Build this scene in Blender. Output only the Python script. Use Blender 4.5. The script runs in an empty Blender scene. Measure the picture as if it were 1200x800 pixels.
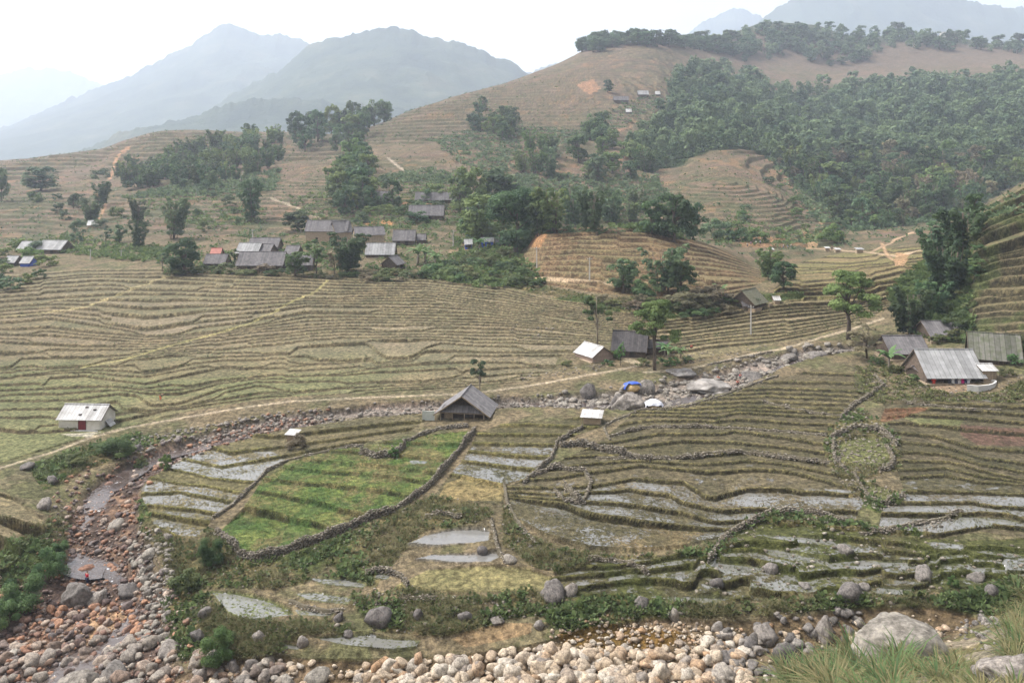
import bpy, bmesh, math, random
import numpy as np
R = math.radians
rng = np.random.default_rng(7)
random.seed(7)
sc = bpy.context.scene
col = sc.collection
F, H, S = 1000.0, 45.0, 45.0 / 32.0      # focal length in photo pixels, camera height, metres per layout unit
CX, HZ = 600.0, 200.0                    # principal column and true horizon row of the photograph

# ------------------------------------------------------------------ numeric helpers
def pchip(x, y, xq):
    x = np.asarray(x, float); y = np.asarray(y, float)
    h = np.diff(x); d = np.diff(y, axis=0) / h.reshape(-1, *([1] * (y.ndim - 1)))
    m = np.zeros_like(y)
    w = np.zeros_like(d[:-1]); ok = d[:-1] * d[1:] > 0
    a = d[:-1]; b = d[1:]
    w[ok] = 2 * a[ok] * b[ok] / (a[ok] + b[ok])
    m[1:-1] = w; m[0] = d[0]; m[-1] = d[-1]
    i = np.clip(np.searchsorted(x, xq, side='right') - 1, 0, len(x) - 2)
    sh = (-1,) + (1,) * (y.ndim - 1)
    hh = h[i].reshape(sh); t = ((np.asarray(xq) - x[i]) / h[i]).reshape(sh)
    t2 = t * t; t3 = t2 * t
    return (2*t3-3*t2+1)*y[i] + (t3-2*t2+t)*hh*m[i] + (-2*t3+3*t2)*y[i+1] + (t3-t2)*hh*m[i+1]

def hash2(i, j, seed=0):
    h = (i.astype(np.int64) * 374761393 + j.astype(np.int64) * 668265263 + seed * 974711) & 0xFFFFFFFF
    h = ((h ^ (h >> 13)) * 1274126177) & 0xFFFFFFFF
    h = h ^ (h >> 16)
    return (h & 0xFFFFFF) / float(0xFFFFFF)

def vn(x, y, seed=0):
    x = np.asarray(x, float); y = np.asarray(y, float)
    xi = np.floor(x); yi = np.floor(y); fx = x - xi; fy = y - yi
    fx = fx*fx*(3-2*fx); fy = fy*fy*(3-2*fy)
    a = hash2(xi, yi, seed); b = hash2(xi+1, yi, seed); c = hash2(xi, yi+1, seed); d = hash2(xi+1, yi+1, seed)
    return (a*(1-fx)+b*fx)*(1-fy) + (c*(1-fx)+d*fx)*fy

def fbm(x, y, seed=0, o=4):
    r = 0; a = .5; t = 0
    for k in range(o):
        r = r + a*vn(x*2**k, y*2**k, seed+k*31); t += a; a *= .5
    return r / t

def sstep(a, b, x):
    t = np.clip((x-a)/(b-a), 0, 1); return t*t*(3-2*t)

def inpoly(u, v, poly):
    poly = np.asarray(poly, float); r = np.zeros(u.shape, bool)
    n = len(poly)
    for i in range(n):
        x1, y1 = poly[i]; x2, y2 = poly[(i+1) % n]
        if y1 == y2: continue
        c = ((y1 > v) != (y2 > v)) & (u < (x2-x1)*(v-y1)/(y2-y1)+x1)
        r ^= c
    return r

# ------------------------------------------------------------------ object helpers
def tag(o, label=None, cat=None, group=None, kind=None):
    if label: o['label'] = label
    if cat: o['category'] = cat
    if group: o['group'] = group
    if kind: o['kind'] = kind
    return o

def empty(name, loc, rz=0, scale=1):
    o = bpy.data.objects.new(name, None); col.objects.link(o)
    o.empty_display_size = .3
    o.location = loc; o.rotation_euler = (0, 0, rz)
    o.scale = scale if hasattr(scale, '__len__') else (scale,)*3
    return o

def meshdata(name, verts, faces, mats=(), smooth=False, mi=None, colors=None):
    """faces: (n,k) int array (k=3 or 4) or list of index tuples"""
    me = bpy.data.meshes.new(name)
    verts = np.asarray(verts, np.float32)
    if isinstance(faces, np.ndarray):
        n, k = faces.shape
        me.vertices.add(len(verts)); me.vertices.foreach_set('co', verts.ravel())
        me.loops.add(n*k); me.loops.foreach_set('vertex_index', faces.astype(np.int32).ravel())
        me.polygons.add(n); me.polygons.foreach_set('loop_start', np.arange(0, n*k, k, dtype=np.int32))
    else:
        me.from_pydata([tuple(map(float, v)) for v in verts], [], faces)
    for m in mats: me.materials.append(m)
    if mi is not None: me.polygons.foreach_set('material_index', np.asarray(mi, np.int32))
    if colors is not None:
        a = me.attributes.new('Col', 'FLOAT_COLOR', 'POINT')
        c = np.ones((len(verts), 4), np.float32); c[:, :3] = colors
        a.data.foreach_set('color', c.ravel())
    me.update(calc_edges=True)
    if smooth: me.polygons.foreach_set('use_smooth', np.ones(len(me.polygons), bool))
    me.validate()
    return me

def ob(name, me, parent=None, loc=None):
    o = bpy.data.objects.new(name, me); col.objects.link(o)
    if parent: o.parent = parent
    if loc is not None: o.location = loc
    return o

class MB:
    """collects boxes, bars, slabs and tubes into one mesh"""
    def __init__(s): s.v = []; s.f = []
    def add(s, vs, fs):
        b = len(s.v); s.v += [tuple(p) for p in vs]; s.f += [tuple(i+b for i in f) for f in fs]; return s
    def box(s, x0, x1, y0, y1, z0, z1):
        return s.add([(x0,y0,z0),(x1,y0,z0),(x1,y1,z0),(x0,y1,z0),(x0,y0,z1),(x1,y0,z1),(x1,y1,z1),(x0,y1,z1)],
                     [(3,2,1,0),(4,5,6,7),(0,1,5,4),(1,2,6,5),(2,3,7,6),(3,0,4,7)])
    def slab(s, q, t):
        """quad q (4 points) thickened by t downwards along its normal"""
        q = [np.array(p, float) for p in q]; n = np.cross(q[1]-q[0], q[3]-q[0]); n /= np.linalg.norm(n)
        w = [p-n*t for p in q]
        return s.add(q+w, [(0,1,2,3),(7,6,5,4),(0,4,5,1),(1,5,6,2),(2,6,7,3),(3,7,4,0)])
    def tube(s, pts, rad, n=6):
        pts = [np.array(p, float) for p in pts]
        if not hasattr(rad, '__len__'): rad = [rad]*len(pts)
        b = len(s.v)
        for i, p in enumerate(pts):
            d = pts[min(i+1, len(pts)-1)]-pts[max(i-1, 0)]; d /= (np.linalg.norm(d)+1e-9)
            a = np.cross(d, (0, 0, 1) if abs(d[2]) < .9 else (1, 0, 0)); a /= np.linalg.norm(a); c = np.cross(d, a)
            for k in range(n):
                t = 2*math.pi*k/n; s.v.append(tuple(p+rad[i]*(a*math.cos(t)+c*math.sin(t))))
        for i in range(len(pts)-1):
            for k in range(n):
                s.f.append((b+i*n+k, b+i*n+(k+1) % n, b+(i+1)*n+(k+1) % n, b+(i+1)*n+k))
        s.f.append(tuple(b+k for k in range(n))[::-1]); s.f.append(tuple(b+(len(pts)-1)*n+k for k in range(n)))
        return s
    def build(s, name, m, parent=None, loc=None, smooth=False):
        return ob(name, meshdata(name, s.v, s.f, [m], smooth), parent, loc)

# ------------------------------------------------------------------ materials
def newmat(name):
    m = bpy.data.materials.new(name); m.use_nodes = True
    nt = m.node_tree; b = nt.nodes['Principled BSDF']
    return m, nt, b
def N(nt, t, **kw):
    n = nt.nodes.new(t)
    for k, v in kw.items():
        if k in n.inputs.keys(): n.inputs[k].default_value = v
        else: setattr(n, k, v)
    return n
def ramp(nt, fac, stops):
    r = nt.nodes.new('ShaderNodeValToRGB'); cr = r.color_ramp
    while len(cr.elements) < len(stops): cr.elements.new(.5)
    for e, (p, c) in zip(cr.elements, stops): e.position = p; e.color = (*c, 1) if len(c) == 3 else c
    nt.links.new(fac, r.inputs[0]); return r
def mixc(nt, a, b, fac, mode='MIX'):
    m = nt.nodes.new('ShaderNodeMix'); m.data_type = 'RGBA'; m.blend_type = mode
    for sock, val in ((m.inputs[0], fac), (m.inputs[6], a), (m.inputs[7], b)):
        if hasattr(val, 'is_linked'): nt.links.new(val, sock)
        else: sock.default_value = val if not hasattr(val, '__len__') else ((*val, 1) if len(val) == 3 else val)
    return m.outputs[2]
def mathn(nt, op, a, b=0.0, c=None):
    m = nt.nodes.new('ShaderNodeMath'); m.operation = op
    for i, val in enumerate((a, b) if c is None else (a, b, c)):
        if hasattr(val, 'is_linked'): nt.links.new(val, m.inputs[i])
        else: m.inputs[i].default_value = val
    return m.outputs[0]
def coords(nt, which='Object'):
    return nt.nodes.new('ShaderNodeTexCoord').outputs[which]
def noise(nt, vec, scale, detail=4, rough=.6):
    n = N(nt, 'ShaderNodeTexNoise', Scale=scale, Detail=detail, Roughness=rough); nt.links.new(vec, n.inputs['Vector']); return n.outputs['Fac']
def bump(nt, b, h, s=.4, d=.05):
    n = N(nt, 'ShaderNodeBump', Strength=s, Distance=d); nt.links.new(h, n.inputs['Height']); nt.links.new(n.outputs[0], b.inputs['Normal'])

def simple(name, c, c2=None, rough=.85, scale=1.5, metal=0, objrand=0.0, stripes=None, bumpd=.03):
    """two-tone weathered material; stripes=(axis, period, darkness) adds board or sheet joints"""
    m, nt, b = newmat(name)
    vec = coords(nt); c2 = c2 or tuple(x*.6 for x in c)
    nz = noise(nt, vec, scale)
    k = ramp(nt, nz, [(.3, c2), (.68, c)]).outputs[0]
    if stripes:
        ax, per, dk = stripes
        sx = nt.nodes.new('ShaderNodeSeparateXYZ'); nt.links.new(vec, sx.inputs[0])
        fr = mathn(nt, 'FRACT', mathn(nt, 'DIVIDE', sx.outputs[ax], per))
        idx = mathn(nt, 'FLOOR', mathn(nt, 'DIVIDE', sx.outputs[ax], per))
        wn = nt.nodes.new('ShaderNodeTexWhiteNoise'); wn.noise_dimensions = '1D'; nt.links.new(idx, wn.inputs['W'])
        k = mixc(nt, k, (.0, .0, .0), mathn(nt, 'MULTIPLY', wn.outputs[0], dk*.6))
        gap = mathn(nt, 'LESS_THAN', fr, .12)
        k = mixc(nt, k, tuple(x*.35 for x in c2), mathn(nt, 'MULTIPLY', gap, dk))
        h = mathn(nt, 'ABSOLUTE', mathn(nt, 'SUBTRACT', fr, .5)); bump(nt, b, h, .5, bumpd)
    if objrand:
        oi = nt.nodes.new('ShaderNodeObjectInfo')
        hsv = nt.nodes.new('ShaderNodeHueSaturation'); nt.links.new(k, hsv.inputs['Color'])
        nt.links.new(mathn(nt, 'MULTIPLY_ADD', oi.outputs['Random'], objrand*2, 1-objrand), hsv.inputs['Value']); k = hsv.outputs[0]
    nt.links.new(k, b.inputs['Base Color']); b.inputs['Roughness'].default_value = rough; b.inputs['Metallic'].default_value = metal
    b.inputs['Specular IOR Level'].default_value = .25
    return m

def leafmat(name, c_dark, c_light, trans=.25, hv=.34):
    """foliage: per-leaf tone in attribute Col.r, per-plant tone from the object's random"""
    m, nt, b = newmat(name)
    at = N(nt, 'ShaderNodeAttribute', attribute_name='Col')
    sp = nt.nodes.new('ShaderNodeSeparateColor'); nt.links.new(at.outputs['Color'], sp.inputs[0])
    k = mixc(nt, c_dark, c_light, sp.outputs[0])
    oi = nt.nodes.new('ShaderNodeObjectInfo')
    hsv = nt.nodes.new('ShaderNodeHueSaturation'); nt.links.new(k, hsv.inputs['Color'])
    nt.links.new(mathn(nt, 'MULTIPLY_ADD', oi.outputs['Random'], hv*2, 1-hv), hsv.inputs['Value'])
    nt.links.new(mathn(nt, 'MULTIPLY_ADD', mathn(nt, 'FRACT', mathn(nt, 'MULTIPLY', oi.outputs['Random'], 7.31)), .05, .48), hsv.inputs['Hue'])
    nt.links.new(hsv.outputs[0], b.inputs['Base Color']); b.inputs['Roughness'].default_value = .65
    b.inputs['Specular IOR Level'].default_value = .2
    tr = nt.nodes.new('ShaderNodeBsdfTranslucent'); nt.links.new(hsv.outputs[0], tr.inputs[0])
    mx = nt.nodes.new('ShaderNodeMixShader'); mx.inputs[0].default_value = trans
    nt.links.new(b.outputs[0], mx.inputs[1]); nt.links.new(tr.outputs[0], mx.inputs[2])
    nt.links.new(mx.outputs[0], nt.nodes['Material Output'].inputs[0])
    return m
HAZE = .00018; EXPO = 0.95
# ------------------------------------------------------------------ terrain: knots of a profile per photo column
# each knot: u -> (v, ('z',height) or ('Y',distance)), layout units
def Z_(v, z): return (v, (32-z)*1000/(v-200))
def Y_(v, Y): return (v, Y)
KN = []
def knot(rows, d): KN.append((rows, d))
US = [-400, 1600]
knot(0, {0: Y_(900, 8), 600: Y_(900, 8), 1200: Y_(900, 8)})
knot(10, {0: Y_(930, 22), 600: Y_(930, 22), 850: Y_(900, 24), 1000: Y_(860, 24), 1200: Y_(840, 22)})
knot(16, {0: Z_(850, -4.7), 400: Z_(850, -4.2), 600: Z_(850, -3.8), 800: Z_(840, -2.2), 900: Y_(830, 48), 1000: Y_(805, 44), 1100: Y_(800, 38), 1200: Y_(800, 31), 1400: Y_(780, 28)})
knot(50, {0: Z_(800, -4.6), 200: Z_(800, -4.3), 400: Z_(800, -3.9), 600: Z_(800, -3.5), 800: Z_(798, -2.6), 900: Z_(790, -2.2), 1000: Z_(755, -1.6), 1100: Z_(742, -.6), 1200: Z_(712, .8), 1400: Z_(690, 2)})
knot(120, {0: Z_(700, -3.2), 100: Z_(700, -3.4), 200: Z_(720, -3.2), 300: Z_(745, -2.8), 400: Z_(755, -2.6), 500: Z_(745, -2.4), 600: Z_(735, -2.0), 700: Z_(722, -1.5), 800: Z_(712, -1.0), 900: Z_(706, -.6), 1000: Z_(700, -.1), 1100: Z_(695, .4), 1200: Z_(672, 1.2), 1400: Z_(650, 2.4)})
knot(165, {0: Z_(600, 0), 100: Z_(600, -1.2), 200: Z_(600, -.6), 300: Z_(600, -.4), 400: Z_(600, 0), 500: Z_(600, .3), 600: Z_(600, .6), 700: Z_(600, 1), 800: Z_(600, 1.2), 900: Z_(600, 1.5), 1000: Z_(600, 1.8), 1100: Z_(600, 2), 1200: Z_(600, 2.2), 1400: Z_(590, 3)})
knot(150, {0: Z_(520, .6), 100: Z_(520, .3), 200: Z_(520, -.2), 300: Z_(510, .4), 400: Z_(505, .9), 500: Z_(500, 1.3), 600: Z_(500, 1.8), 700: Z_(500, 2.3), 800: Z_(490, 2.8), 900: Z_(480, 3.2), 1000: Z_(480, 3.5), 1100: Z_(480, 3.6), 1200: Z_(480, 3.8), 1400: Z_(480, 4.5)})
knot(80, {0: Z_(470, 1.4), 100: Z_(465, 1.6), 200: Z_(465, 1.6), 300: Z_(465, 1.9), 400: Z_(463, 2.2), 500: Z_(458, 2.4), 600: Z_(450, 2.8), 700: Z_(436, 3.4), 800: Z_(425, 3.8), 900: Z_(408, 4.6), 1000: Z_(400, 5), 1100: Z_(410, 6), 1200: Z_(430, 6), 1400: Z_(430, 7)})
knot(120, {0: Z_(400, 3.6), 100: Z_(398, 3.8), 200: Z_(395, 4), 300: Z_(390, 4.2), 400: Z_(385, 4.5), 500: Z_(385, 4.8), 600: Z_(385, 5), 700: Z_(390, 5.2), 800: Z_(385, 5.4), 900: Z_(372, 6.2), 1000: Z_(365, 6.8), 1100: Z_(355, 9), 1150: Z_(350, 11.5), 1200: Z_(340, 13.5), 1400: Z_(320, 17)})
knot(120, {0: Z_(325, 8), 100: Z_(322, 8.3), 200: Z_(318, 8.8), 300: Z_(320, 9.2), 400: Z_(325, 9), 500: Z_(328, 9), 600: Z_(332, 9), 700: Z_(345, 8.8), 800: Z_(350, 8.6), 850: Z_(345, 9), 900: Z_(335, 9.5), 1000: Z_(330, 10.5), 1100: Z_(310, 13), 1150: Z_(290, 19), 1200: Z_(268, 22), 1400: Z_(230, 29)})
knot(85, {0: Y_(295, 245), 100: Y_(290, 245), 200: Y_(285, 240), 300: Y_(285, 235), 400: Y_(285, 230), 500: Y_(275, 240), 570: Y_(285, 232), 605: Y_(292, 215), 640: Y_(268, 205), 700: Y_(266, 205), 760: Y_(266, 210), 800: Y_(276, 210), 850: Y_(295, 205), 900: Y_(318, 195), 950: Y_(305, 215), 1000: Y_(295, 225), 1100: Y_(285, 200), 1150: Y_(243, 185), 1200: Y_(214, 195), 1400: Y_(140, 220)})
knot(34, {0: Y_(275, 290), 100: Y_(268, 290), 200: Y_(262, 280), 300: Y_(262, 275), 400: Y_(262, 265), 500: Y_(250, 280), 600: Y_(265, 265), 640: Y_(275, 245), 700: Y_(274, 245), 760: Y_(274, 250), 800: Y_(280, 250), 850: Y_(284, 250), 900: Y_(285, 245), 950: Y_(282, 255), 1000: Y_(277, 275), 1100: Y_(272, 265), 1150: Y_(262, 265), 1200: Y_(250, 275), 1400: Y_(200, 290)})
knot(55, {0: Y_(240, 360), 100: Y_(235, 360), 200: Y_(232, 340), 300: Y_(225, 330), 400: Y_(215, 330), 500: Y_(215, 335), 600: Y_(225, 330), 700: Y_(238, 320), 760: Y_(240, 320), 800: Y_(235, 320), 850: Y_(230, 320), 900: Y_(240, 310), 950: Y_(262, 300), 1000: Y_(262, 320), 1100: Y_(255, 340), 1200: Y_(235, 350), 1400: Y_(200, 360)})
knot(80, {0: Y_(208, 470), 100: Y_(205, 470), 200: Y_(195, 450), 300: Y_(190, 430), 400: Y_(180, 440), 500: Y_(165, 450), 600: Y_(160, 450), 700: Y_(160, 450), 800: Y_(178, 430), 850: Y_(176, 420), 900: Y_(185, 430), 950: Y_(195, 450), 1000: Y_(190, 480), 1100: Y_(180, 500), 1200: Y_(175, 510), 1400: Y_(165, 520)})
knot(125, {0: Y_(188, 580), 100: Y_(178, 590), 200: Y_(154, 600), 300: Y_(156, 600), 400: Y_(158, 545), 430: Y_(150, 560), 500: Y_(123, 600), 600: Y_(94, 680), 650: Y_(76, 720), 700: Y_(56, 760), 760: Y_(50, 780), 800: Y_(56, 810), 850: Y_(70, 830), 900: Y_(82, 850), 1000: Y_(88, 850), 1100: Y_(82, 850), 1200: Y_(75, 860), 1400: Y_(60, 870)})
knot(45, {0: Y_(200, 700), 100: Y_(195, 720), 200: Y_(175, 750), 300: Y_(175, 750), 400: Y_(175, 700), 500: Y_(150, 750), 600: Y_(115, 820), 700: Y_(60, 900), 760: Y_(53, 920), 800: Y_(50, 950), 850: Y_(42, 1000), 900: Y_(26, 1060), 950: Y_(30, 1080), 1000: Y_(42, 1080), 1100: Y_(44, 1080), 1200: Y_(54, 1080), 1400: Y_(54, 1080)})
knot(24, {0: Y_(206, 1500), 1200: Y_(206, 1500)})
knot(10, {0: Y_(205, 6500), 1200: Y_(205, 6500)})

UC = np.concatenate([np.linspace(-420, -40, 64), np.arange(-38, 1239, 1.2), np.linspace(1241, 1620, 64)])
NC = len(UC)
kv = []; kl = []
for rows, d in KN:
    us = sorted(d); uu = [-420] + us + [1620]
    vv = [d[us[0]][0]] + [d[k][0] for k in us] + [d[us[-1]][0]]
    yy = [d[us[0]][1]] + [d[k][1] for k in us] + [d[us[-1]][1]]
    kv.append(pchip(uu, np.array(vv, float), UC)); kl.append(pchip(uu, np.log(np.array(yy, float)), UC))
kv = np.array(kv); kl = np.array(kl)
sk = np.arange(len(KN)); sq = [0.0]; KROW = [0]
for i in range(1, len(KN)):
    n = KN[i][0]; sq += list(i-1 + np.arange(1, n+1)/n); KROW.append(len(sq)-1)
sq = np.array(sq); NR = len(sq)
V0 = pchip(sk, kv, sq); YG = np.exp(pchip(sk, kl, sq)) * S
YG = np.maximum.accumulate(YG + np.arange(NR)[:, None]*1e-4, axis=0)
UU = np.repeat(UC[None, :], NR, 0)
XG = (UU-CX)/F*YG
ZG = H - (V0-HZ)*YG/F
ZB = ZG.copy()
FRONT = np.zeros((NR, NC), bool); FRONT[:KROW[14]+20] = True          # rows up to just past the crest
# large gentle unevenness
rowi = np.arange(NR)[:, None]
hillm = sstep(KROW[11], KROW[13], rowi) * (1-sstep(KROW[15], KROW[16], rowi))
ZG = ZG + hillm*(fbm(XG/60, YG/60, 3)-.5)*7 + hillm*(fbm(XG/14, YG/14, 5)-.5)*1.6

def vis_rows(v):  # not used for v>crest
    return FRONT
NZ1 = (fbm(XG/5, YG/5, 11, 3)-.5); NZ2 = (fbm(XG/5+50, YG/5+9, 12, 3)-.5)   # edge raggedness

def pmask(poly, rag=4.0):
    poly = np.asarray(poly, float)
    u0, v0 = poly.min(0)-8; u1, v1 = poly.max(0)+8
    j0, j1 = np.searchsorted(UC, [u0, u1])
    m = np.zeros((NR, NC), bool)
    sub = FRONT[:, j0:j1] & (V0[:, j0:j1] > v0) & (V0[:, j0:j1] < v1)
    r, c = np.nonzero(sub)
    uu = UC[j0+c] + NZ1[r, j0+c]*rag; vv = V0[r, j0+c] + NZ2[r, j0+c]*rag*.6
    k = inpoly(uu, vv, poly); m[r[k], j0+c[k]] = True
    return m

def pline(pts, reach, vs=1.0, rag=0.0):
    """distance in pixels to a polyline (v stretched by vs); inf beyond reach; also parameter along"""
    pts = np.asarray(pts, float); D = np.full((NR, NC), 1e9)
    for i in range(len(pts)-1):
        a, b = pts[i], pts[i+1]
        u0, u1 = min(a[0], b[0])-reach, max(a[0], b[0])+reach; v0, v1 = min(a[1], b[1])-reach, max(a[1], b[1])+reach
        j0, j1 = np.searchsorted(UC, [u0, u1])
        sub = FRONT[:, j0:j1] & (V0[:, j0:j1] > v0) & (V0[:, j0:j1] < v1)
        r, c = np.nonzero(sub)
        if not len(r): continue
        c = c+j0
        pu = UC[c]-a[0] + NZ1[r, c]*rag; pv = (V0[r, c]-a[1])*vs + NZ2[r, c]*rag; du = b[0]-a[0]; dv = (b[1]-a[1])*vs
        t = np.clip((pu*du+pv*dv)/(du*du+dv*dv+1e-9), 0, 1)
        d = np.hypot(pu-t*du, pv-t*dv)
        D[r, c] = np.minimum(D[r, c], d)
    return D

# ------------------------------------------------------------------ ground colours (albedo) and attributes
COL = np.zeros((NR, NC, 3), np.float32)
WET = np.zeros((NR, NC), np.float32); STUB = np.zeros((NR, NC), np.float32); RIS = np.zeros((NR, NC), np.float32); VEG = np.zeros((NR, NC), np.float32)
def paint(mask, c, a=1.0):
    m = (np.asarray(mask, np.float32)*a)[..., None]
    COL[...] = COL*(1-m) + np.array(c, np.float32)*m
n_big = fbm(XG/22, YG/22, 21); n_mid = fbm(XG/7, YG/7, 22); n_sm = fbm(XG/2.2, YG/2.2, 23, 3)
paint(np.ones((NR, NC)), (.185, .15, .092))
paint(sstep(.45, .62, n_mid), (.12, .13, .058), .7)
paint(sstep(.55, .62, n_sm), (.25, .20, .13), .5)
# hills: dry brown slopes with green scrub
hm = sstep(KROW[10]-10, KROW[10]+30, rowi)*np.ones((1, NC))
paint(hm, (.21, .148, .108))
paint(hm*sstep(.45, .62, fbm(XG/30, YG/30, 31)), (.185, .145, .09), .7)
paint(hm*sstep(.47, .58, fbm(XG/16, YG/9, 32))*(1-.5*sstep(KROW[12], KROW[13], rowi)), (.085, .11, .05), .75)
paint(hm*(fbm(XG/4, YG/4, 34)-.3)*1.0, (.11, .09, .055), .7)
paint(hm*sstep(.64, .70, fbm(XG/9, YG/9, 33))*(1-sstep(KROW[14]-30, KROW[14]-8, rowi)), (.33, .19, .10), .5)

# hillside contour terraces
stepm = 1.7+2.0*sstep(KROW[12]+20, KROW[13], rowi)
zz = ZG + (fbm(XG/40, YG/40, 41)-.5)*3
fr = zz/stepm - np.floor(zz/stepm)
hill_t = hm*(1-sstep(KROW[14]-26, KROW[14]-6, rowi))*sstep(.30, .5, fbm(XG/50, YG/50, 43)+.12)
ZG = ZG + hill_t*stepm*((sstep(.72, .98, fr)) - fr)*.75
ris = hill_t*sstep(.66, .74, fr)
RIS = np.maximum(RIS, ris*.4)
paint(ris*(.4+.6*vn(XG/8, YG/4, 46)), (.085, .085, .048), .9)
paint(hill_t*(1-sstep(.0, .16, fr)), (.27, .23, .13), .5)

# ------------------------------------------------------------------ terraces traced from the photo
def interp_line(pts): p = np.array(pts, float); return np.interp(UC, p[:, 0], p[:, 1])
rand_u = lambda i, s: hash2(np.array([i]), np.array([s]), 77)[0]
def terraces(guides, subs, poly, sid, top=10, tread=((.27, .22, .115), (.20, .20, .075)), riser=(.075, .062, .032), bund=(.27, .25, .10),
             jit=.35, faults=0, bh=.16, bw=2.2, rw=1.0, rag=3, wet=None, stub=None, colors=None, merge=0):
    m = pmask(poly, rag); m[KROW[top]+1:] = False
    G = [interp_line(g) for g in guides]
    L = []
    for i in range(len(G)-1):
        n = subs[i] if hasattr(subs, '__len__') else subs
        for k in range(n): L.append(G[i]+(G[i+1]-G[i])*k/n)
    L.append(G[-1]); L = np.array(L); nl = len(L)
    if jit or faults:
        gap = np.gradient(L, axis=0)
        for i in range(nl):
            L[i] += gap[i]*jit*((vn(UC/90, np.full(NC, i*.5), sid)-.5)*2 + (vn(UC/23, np.full(NC, i*3.7), sid+5)-.5)*.7)
        for k in range(faults):
            uc = rng.uniform(poly_min(poly)[0], poly_max(poly)[0]); i0 = rng.integers(0, nl); ln = rng.integers(2, 6)
            sgn = rng.choice([-1, 1])
            for i in range(i0, min(nl, i0+ln)):
                L[i] += gap[i]*.55*sgn*sstep(-3, 3, UC-uc)*(1-sstep(60, 130, UC-uc))
        if merge:
            for i in range(nl-2, 0, -1): L[i] += (L[i+1]-L[i])*sstep(.58, .68, vn(UC/95, np.full(NC, i*5.3), sid+40))*merge*(vn(UC/200, np.full(NC, i*.9), sid+60) > .45 if i < nl*.6 else 1)
        L = np.maximum.accumulate(L, axis=0)
    cj = np.nonzero(m.any(0))[0]
    for j in cj:
        rr = np.nonzero(m[:, j])[0]; r0, r1 = rr[0], rr[-1]+1
        v = V0[r0:r1, j]; lv = L[:, j]
        mm = m[r0:r1, j].astype(float)
        # base height by v along the column (v falls with row)
        cs = slice(max(0, r0-60), min(KROW[top]+1, r1+60))
        vb = V0[cs, j][::-1]; zb = ZB[cs, j][::-1]
        o = np.argsort(vb)
        edges = np.concatenate([[v.min()-2], lv, [v.max()+2]])
        mid = (edges[:-1]+edges[1:])/2
        zt = np.interp(mid, vb[o], zb[o])
        k = np.searchsorted(lv, v)            # tread index 0..nl
        z = zt[k]
        # nearest line below (lip of this tread) and above
        vl = np.where(k < nl, lv[np.minimum(k, nl-1)], 1e9); va = np.where(k > 0, lv[np.maximum(k-1, 0)], -1e9)
        gapv = np.minimum(vl-va, 40)
        w = np.minimum(rw, gapv*.25)
        # riser spans [line-.2w, line+w] : top half on this side, foot on the next
        zn = zt[np.maximum(k-1, 0)]
        t = np.clip((v-va)/(w+1e-6), 0, 1)
        z = np.where(k > 0, zn+(z-zn)*sstep(0, 1, t), z)
        b = np.exp(-((vl-v)/np.minimum(bw*.6, gapv*.3+.01))**2)*(v <= vl)*np.minimum(1, gapv/4)
        z = z + bh*b
        ZG[r0:r1, j] = ZG[r0:r1, j]*(1-mm) + z*mm
        rz = ((v-va) < w*1.25+.5) & (k > 0)
        bz = (vl-v) < np.minimum(bw, gapv*.35)
        h = hash2(k.astype(float), np.full(len(k), sid*1.0), 5)
        c = np.array(tread[0])*(1-h)[:, None] + np.array(tread[1])*h[:, None]
        if colors:
            for kk, cc in colors.items(): c[k == kk] = cc
        vr_ = vn(UC[j]/7+k*3.1, k*1.7, 15); vr2 = vn(UC[j]/4+k*2.3, k*1.1, 16)
        c = c*(1-.0*h[:, None]); bb_ = (.35+.65*vr2)[:, None]
        c = np.where(bz[:, None], np.array(bund)*bb_+c*(1-bb_), c); c = np.where(rz[:, None], np.array(riser)*(.7+.9*vr_)[:, None], c)
        am = mm[:, None]
        COL[r0:r1, j] = COL[r0:r1, j]*(1-am) + c*am
        RIS[r0:r1, j] = np.maximum(RIS[r0:r1, j]*(1-mm), rz*mm)
        if wet:
            wv = np.zeros(len(v)); sv = np.zeros(len(v))
            for kk, (a, s2) in wet.items():
                q = (k == kk) & ~rz & ~bz; wv[q] = a; sv[q] = s2
            WET[r0:r1, j] = WET[r0:r1, j]*(1-mm)+wv*mm; STUB[r0:r1, j] = STUB[r0:r1, j]*(1-mm)+sv*mm
    return m
def poly_min(p): return np.asarray(p, float).min(0)
def poly_max(p): return np.asarray(p, float).max(0)

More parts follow.
